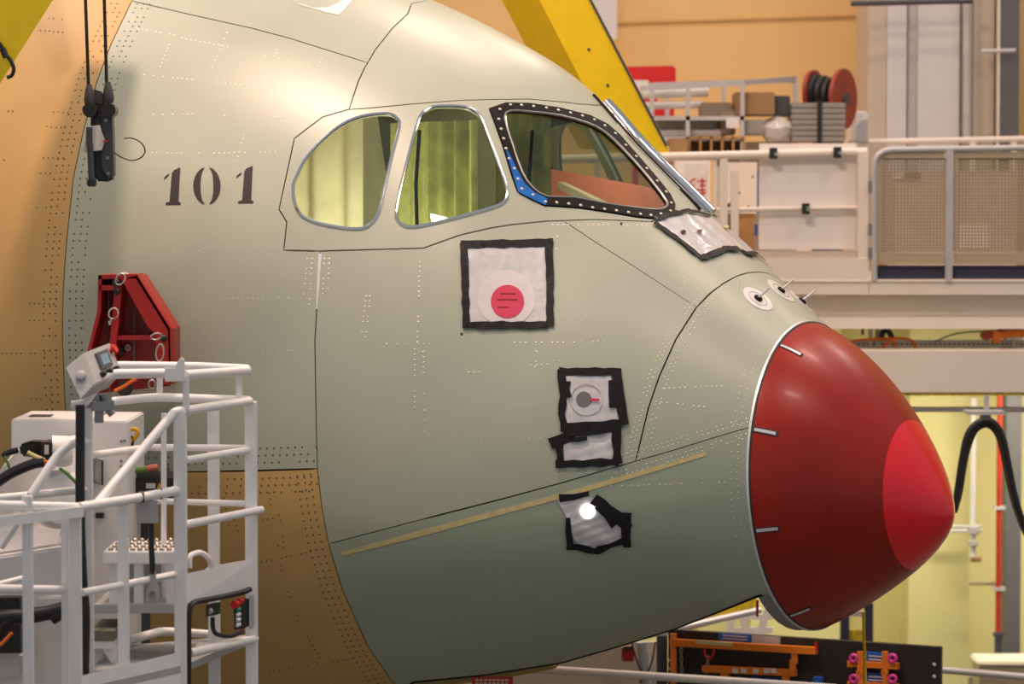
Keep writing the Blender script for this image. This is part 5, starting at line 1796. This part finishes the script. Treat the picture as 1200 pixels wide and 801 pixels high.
MB().tube([(x, 12.4, 0), (x, 12.4, 2), (x, 12.4, 4.2)], 0.03, 12).build('pipe', 'pipe_red', t, smooth=True)
for y in (595, 690):
    boxpx('pipe_clip', 1165, y - 2, 1178, y + 2, 12.36, 0.12, 'pipe_grey', t)
t = thing('blue_post', (W(1170, 790, 12.1)[0], 12.1, 0), 'dark blue post in front of the red pipe foot', 'post')
x = W(1169.5, 790, 12.1)[0]
MB().box((x - 0.035, 12.06, 0), (x + 0.035, 12.13, z(742, 12.1))).build('shaft', 'navy', t)
MB().box((x - 0.05, 12.04, z(745, 12.1)), (x + 0.05, 12.15, z(741, 12.1))).build('cap', 'navy', t)
t = thing('wall_conduit', W(1140, 655, 13.0), 'white wall conduit with tap and brackets near the cable loop', 'conduit')
MB().tube(PX([(1141, 466), (1141, 560), (1140, 630), (1140, 652)], 13.0), 0.035, 10).build('conduit', 'board_white', t, smooth=True)
for y in (617, 622):
    MB().tube(PX([(1108, y), (1150, y - 1)], 13.0), 0.018, 8).build('branch_pipe', 'pipe_grey', t, smooth=True)
boxpx('valve', 1136, 618, 1148, 626, 12.9, 0.12, 'pipe_grey', t, 0.01)
boxpx('valve', 1136, 634, 1147, 640, 12.9, 0.12, 'pipe_grey', t, 0.01)
MB().lathe(W(1141, 655, 13.0), (1, 0, 0), [(-0.03, 0.03), (0.08, 0.03)], 10).build('tap', 'wood', t, smooth=True)
t = tag(MB().tube(PX([(1136, 683), (1195, 684)], 12.9), 0.02, 8).build('wall_rail', M['beige_toe'], None, smooth=True), 'thin horizontal pipe on the pale wall behind the red pipe', 'pipe')
t = thing('wall_box', W(1180, 790, 11.5), 'beige box low at the right edge', 'box')
boxpx('body', 1148, 779, 1215, 830, 11.5, 0.5, 'beige_toe', t, 0.02)
boxpx('lid', 1146, 775, 1216, 780, 11.45, 0.6, 'mezz', t, 0.02)
# hanging cable loop
for k, (dx, lab) in enumerate(((0, 'outer black cable of the hanging loop behind the radome'), (3.0, 'middle black cable of the hanging loop behind the radome'), (6.5, 'inner black cable of the hanging loop behind the radome'))):
    e = dx * 1.0
    L = [(1118, 600), (1122 + e * .4, 575), (1127 + e * .5, 540), (1133 + e * .7, 512 + e * .3), (1142 + e * .4, 498 + e * .6), (1156, 492 + e * .8), (1168 - e * .3, 499 + e * .7), (1176 - e * .5, 516 + e * .3), (1182 - e * .5, 545), (1189 - e * .4, 580), (1199 - e * .3, 612), (1215, 650), (1235, 690)]
    tag(MB().tube(smoothline(PX(L, 5.5 + 0.06 * k), 6), 0.028, 10).build('hanging_cable', M['cable_black'], None, smooth=True), lab, 'cable', 'hanging cables behind the radome')
t = thing('cable_saddle', W(1156, 492, 5.6), 'grey saddle plate holding up the hanging cables', 'bracket')
boxpx('plate', 1134, 482, 1178, 486, 5.5, 0.25, 'pipe_grey', t)
boxpx('hook', 1150, 486, 1162, 497, 5.55, 0.12, 'pipe_grey', t, 0.01)
boxpx('strut', 1154, 463, 1159, 482, 5.6, 0.05, 'pipe_grey', t)

# ================================================================== BOTTOM: TOOL BOARD
def bp(x, y, off=0.0):
    """point seen at (x, y) on the slanted face of the tool board"""
    t_ = (x - 783) / 320.0
    return W(x, y, 4.6 - 1.1 * t_ - off)


tb = thing('tool_board', (bp(940, 800)[0], 4.2, 0), 'black tool board on the floor below the radome', 'tool board')
p0, p1 = bp(783, 737), bp(1103, 758)
MB().prism([p0, p1, np.array([p1[0], p1[1], 0.0]), np.array([p0[0], p0[1], 0.0])], (0.02, 0.06, 0)).build('panel', 'board_black', tb)
MB().box((bp(770, 740)[0], 4.6, 0), (p0[0] - 0.005, 4.75, bp(775, 744)[2])).build('side_post', M['dark_grey'], tb)
for x, y in ((1095, 778), (1095, 792), (785, 773), (785, 783)):
    MB().lathe(bp(x, y), (0.3, -1, 0), [(-0.005, 0.014), (0.01, 0.012)], 10).build('bolt', 'label_white', tb)


def bbar(nm, p, q, w, h, m, par, off=0.08):
    return MB().beam(bp(*p, off), bp(*q, off), w, h).build(nm, m, par)


def bquad(nm, L, m, par, off, th=0.03):
    return MB().prism([bp(*q, off) for q in L], (0.01, th, 0)).build(nm, m, par)


t = thing('lifting_bar', bp(870, 770, 0.08), 'long orange lifting bar at the top of the tool board', 'lifting bar', 'orange lifting tools')
bbar('bar', (786, 752), (957, 762), 0.05, 0.055, 'tool_orange', t)
bbar('upright', (789, 742), (789, 800), 0.04, 0.05, 'tool_orange', t)
bbar('lug', (931, 762), (931, 777), 0.035, 0.05, 'tool_orange', t)
bbar('print_strip', (815, 751.5), (858, 755), 0.01, 0.03, 'masking', t, 0.11)
bbar('red_pin', (956, 752), (957, 762), 0.012, 0.02, 'btn_red', t, 0.1)
t = thing('lifting_bar', bp(880, 790, 0.08), 'lower orange lifting bar with white plates on the tool board', 'lifting bar', 'orange lifting tools')
bbar('bar', (824, 783), (933, 788), 0.05, 0.05, 'tool_orange', t)
bbar('lug', (929, 772), (929, 790), 0.035, 0.05, 'tool_orange', t)
bbar('foot', (849, 787), (853, 800), 0.04, 0.06, 'tool_orange', t)
bbar('foot', (921, 790), (921, 802), 0.04, 0.06, 'tool_orange', t)
for x in (858, 868, 882, 895, 903):
    bquad('white_plate', [(x, 783), (x + 6, 783.5), (x + 6, 788.5), (x, 788)], 'label_white', t, 0.125, 0.02)
for k, (lab, L, m) in enumerate((('blue label with white lines above the long lifting bar', [(842, 741), (881, 743.5), (881, 753), (842, 751)], 'label_blue'), ('grey label next to the upper blue label', [(881, 744), (914, 746), (914, 755), (881, 753)], 'pipe_grey'), ('blue label under the lower lifting bar', [(880, 793), (916, 794), (916, 803), (880, 803)], 'label_blue'))):
    o_ = thing('board_label', bp(L[2][0], L[2][1], 0.03), lab, 'label', 'labels on the tool board')
    bquad('plate', L, m, o_, 0.02, 0.015)
    if k != 1:
        for dy in (2.5, 6):
            bbar('print_line', (L[0][0] + 5, L[0][1] + dy + .5), (L[1][0] - 5, L[1][1] + dy), 0.003, 0.008, 'label_white', o_, 0.024)
def chain(L, lab, m='chain'):
    t = thing('hanging_chain', bp(*L[-1], 0.1), lab, 'chain', 'chains on the tool board')
    n = 7
    for k in range(n):
        u = (k + 0.5) / n
        x, y = L[0][0] + (L[1][0] - L[0][0]) * u, L[0][1] + (L[1][1] - L[0][1]) * u
        h = (L[1][1] - L[0][1]) / n * 0.65
        pts = [bp(x + 1.6 * math.cos(a) * (1 if k % 2 else 0.4), y + h * math.sin(a), 0.1) for a in np.linspace(0, 2 * math.pi, 12, endpoint=False)]
        MB().tube(pts, 0.005, 6, True).build('chain_link', m, t, smooth=True)


chain([(798, 753), (799, 792)], 'thin steel chain hanging at the left of the tool board')
chain([(830, 768), (828, 788)], 'steel chain below the red hook on the tool board')
t = thing('red_hook', bp(831, 770, 0.1), 'small red hook hanging from the long lifting bar', 'hook')
MB().tube(smoothline([bp(*q, 0.1) for q in ((826, 758), (826, 766), (831, 771), (836, 766), (836, 758))], 5), 0.01, 8).build('hook', 'btn_red', t, smooth=True)
for dy, lab in ((0, 'upper orange clamp tool with magenta shackles and blue plate'), (24, 'lower orange clamp tool with magenta shackles at the bottom edge')):
    t = thing('clamp_tool', bp(1023, 782 + dy, 0.08), lab, 'clamp tool', 'orange lifting tools')
    bbar('bar', (994, 777 + dy), (1053, 780 + dy), 0.05, 0.045, 'tool_orange', t)
    bquad('blue_plate', [(1012, 763 + dy), (1044, 766 + dy), (1044, 777 + dy), (1012, 775 + dy)], 'label_blue', t, 0.06)
    bbar('print_line', (1018, 768 + dy), (1038, 769.5 + dy), 0.003, 0.008, 'label_white', t, 0.066)
    bbar('print_line', (1018, 772 + dy), (1038, 773.5 + dy), 0.003, 0.008, 'label_white', t, 0.066)
    for x in (1008, 1037):
        bbar('lug', (x, 763 + dy), (x, 788 + dy), 0.03, 0.045, 'tool_orange', t, 0.1)
        bbar('foot', (x - 4, 787 + dy), (x + 4, 787.5 + dy), 0.03, 0.03, 'tool_orange', t, 0.1)
    for x in (1000.5, 1046):
        MB().tube([bp(x + 4 * math.cos(a), 771 + dy + 4 * math.sin(a), 0.12) for a in np.linspace(0, 2 * math.pi, 16, endpoint=False)], 0.014, 8, True).build('shackle', 'magenta', t, smooth=True)
t = thing('blue_clamp', bp(958, 800, 0.08), 'small blue clamp at the bottom centre of the tool board', 'clamp')
bbar('body', (954, 796), (964, 797), 0.05, 0.05, 'label_blue', t)
bbar('jaw', (960, 794), (960, 806), 0.03, 0.03, 'label_blue', t)
# yellow cord in front of the board
tag(MB().tube(smoothline(PX([(1012, 716, 1.2), (1012.5, 745, 1.25), (1013.5, 775, 1.3), (1014.5, 815, 1.3)]), 6), 0.011, 8).build('hanging_rope', 'cable_yellow', None, smooth=True), 'thin yellow rope hanging below the radome', 'rope')
# white pipes at the bottom edge
t = tag(MB().tube(PX([(560, 777, 3.4), (640, 784, 3.4), (890, 800, 3.2), (980, 806, 3.1)]), 0.032, 10).build('white_pipe', 'board_white', None, smooth=True), 'white handrail pipe crossing in front of the tool board', 'pipe')
t = tag(MB().tube(PX([(1098, 784, 5.2), (1240, 796, 5.0)]), 0.03, 10).build('white_pipe', 'pipe_grey', None, smooth=True), 'pale handrail pipe right of the tool board', 'pipe')
# low wall panel, stand pole and small red box behind
t = tag(boxpx('grey_screen', 560, 752, 771, 860, 5.6, 0.08, 'duct2', None), 'grey beige screen below the aircraft belly', 'screen')
t = thing('stand_pole', W(750, 800, 5.2), 'grey pole with wires under the aircraft belly', 'pole')
MB().tube(PX([(753, 752), (757, 800)], 5.2), 0.05, 10).build('pole', 'pipe_grey', t, smooth=True)
MB().tube(smoothline(PX([(740, 752), (745, 770), (752, 790), (750, 800)], 5.15), 5), 0.008, 6).build('wire', 'cable_black', t, smooth=True)
MB().tube(smoothline(PX([(768, 752), (764, 775), (756, 795)], 5.15), 5), 0.008, 6).build('wire', 'cable_black', t, smooth=True)
t = thing('red_box', W(736, 776, 5.3), 'small dark red box beside the grey pole', 'box')
boxpx('body', 729, 758, 743, 775, 5.3, 0.12, 'bracket_red', t, 0.008)
boxpx('cover', 731, 757, 741, 761, 5.28, 0.03, 'cast_black', t)
t = thing('red_sign', W(577, 806, 2.0), 'red sign with white lettering at the bottom edge', 'sign')
boxpx('plate', 553, 793, 601, 812, 2.0, 0.02, 'sign_red', t)
for y in (796.5, 800.5):
    for k in range(8):
        boxpx('letter', 557 + k * 5, y - 1.1, 560.5 + k * 5, y + 1.1, 1.99, 0.012, 'label_white', t)
# white trestle and posts seen under the radome
t = thing('white_ladder', (W(875, 740, 7.0)[0], 7.0, 0), 'white step ladder seen under the open nose edge', 'ladder')
for L in ([(853, 760), (858, 714)], [(884, 760), (902, 706)], [(872, 760), (873, 714)]):
    a, b = W(*L[0], 7.0), W(*L[1], 7.0)
    d = (b - a) / (b[2] - a[2])
    MB().beam(a - d * a[2], b, 0.07, 0.06).build('rail', 'board_white', t)
for y in (722, 738, 752):
    MB().beam(W(853, y, 7.0), W(905, y, 7.0), 0.06, 0.05).build('step', 'board_white', t)
t = thing('dark_stand', (W(992, 740, 9.0)[0], 9.0, 0), 'dark blue stand posts with green panel below the radome', 'stand')
for x, y0 in ((990, 722), (1018, 706)):
    a = W(x, y0, 9.0)
    MB().box((a[0] - 0.04, 8.96, 0), (a[0] + 0.04, 9.04, a[2])).build('post', 'navy', t)
boxpx('panel', 994, 738, 1018, 760, 9.02, 0.05, 'hazard', t)
boxpx('crossbar', 992, 716, 1018, 722, 9.02, 0.05, 'pipe_grey', t)
t = thing('belly_rail', (W(850, 740, 6.4)[0], 6.4, W(850, 742, 6.4)[2]), 'yellow rail with silver tube under the open belly edge', 'rail')
MB().tube(PX([(740, 748), (892, 714)], 6.3), 0.03, 10).build('silver_tube', 'bright_edge', t, smooth=True)
MB().beam(W(800, 732, 6.4), W(888, 707, 6.4), 0.05, 0.12).build('yellow_rail', 'hazard', t)
boxpx('red_flag', 886, 703, 889, 722, 2.0, 0.01, 'btn_red', t)
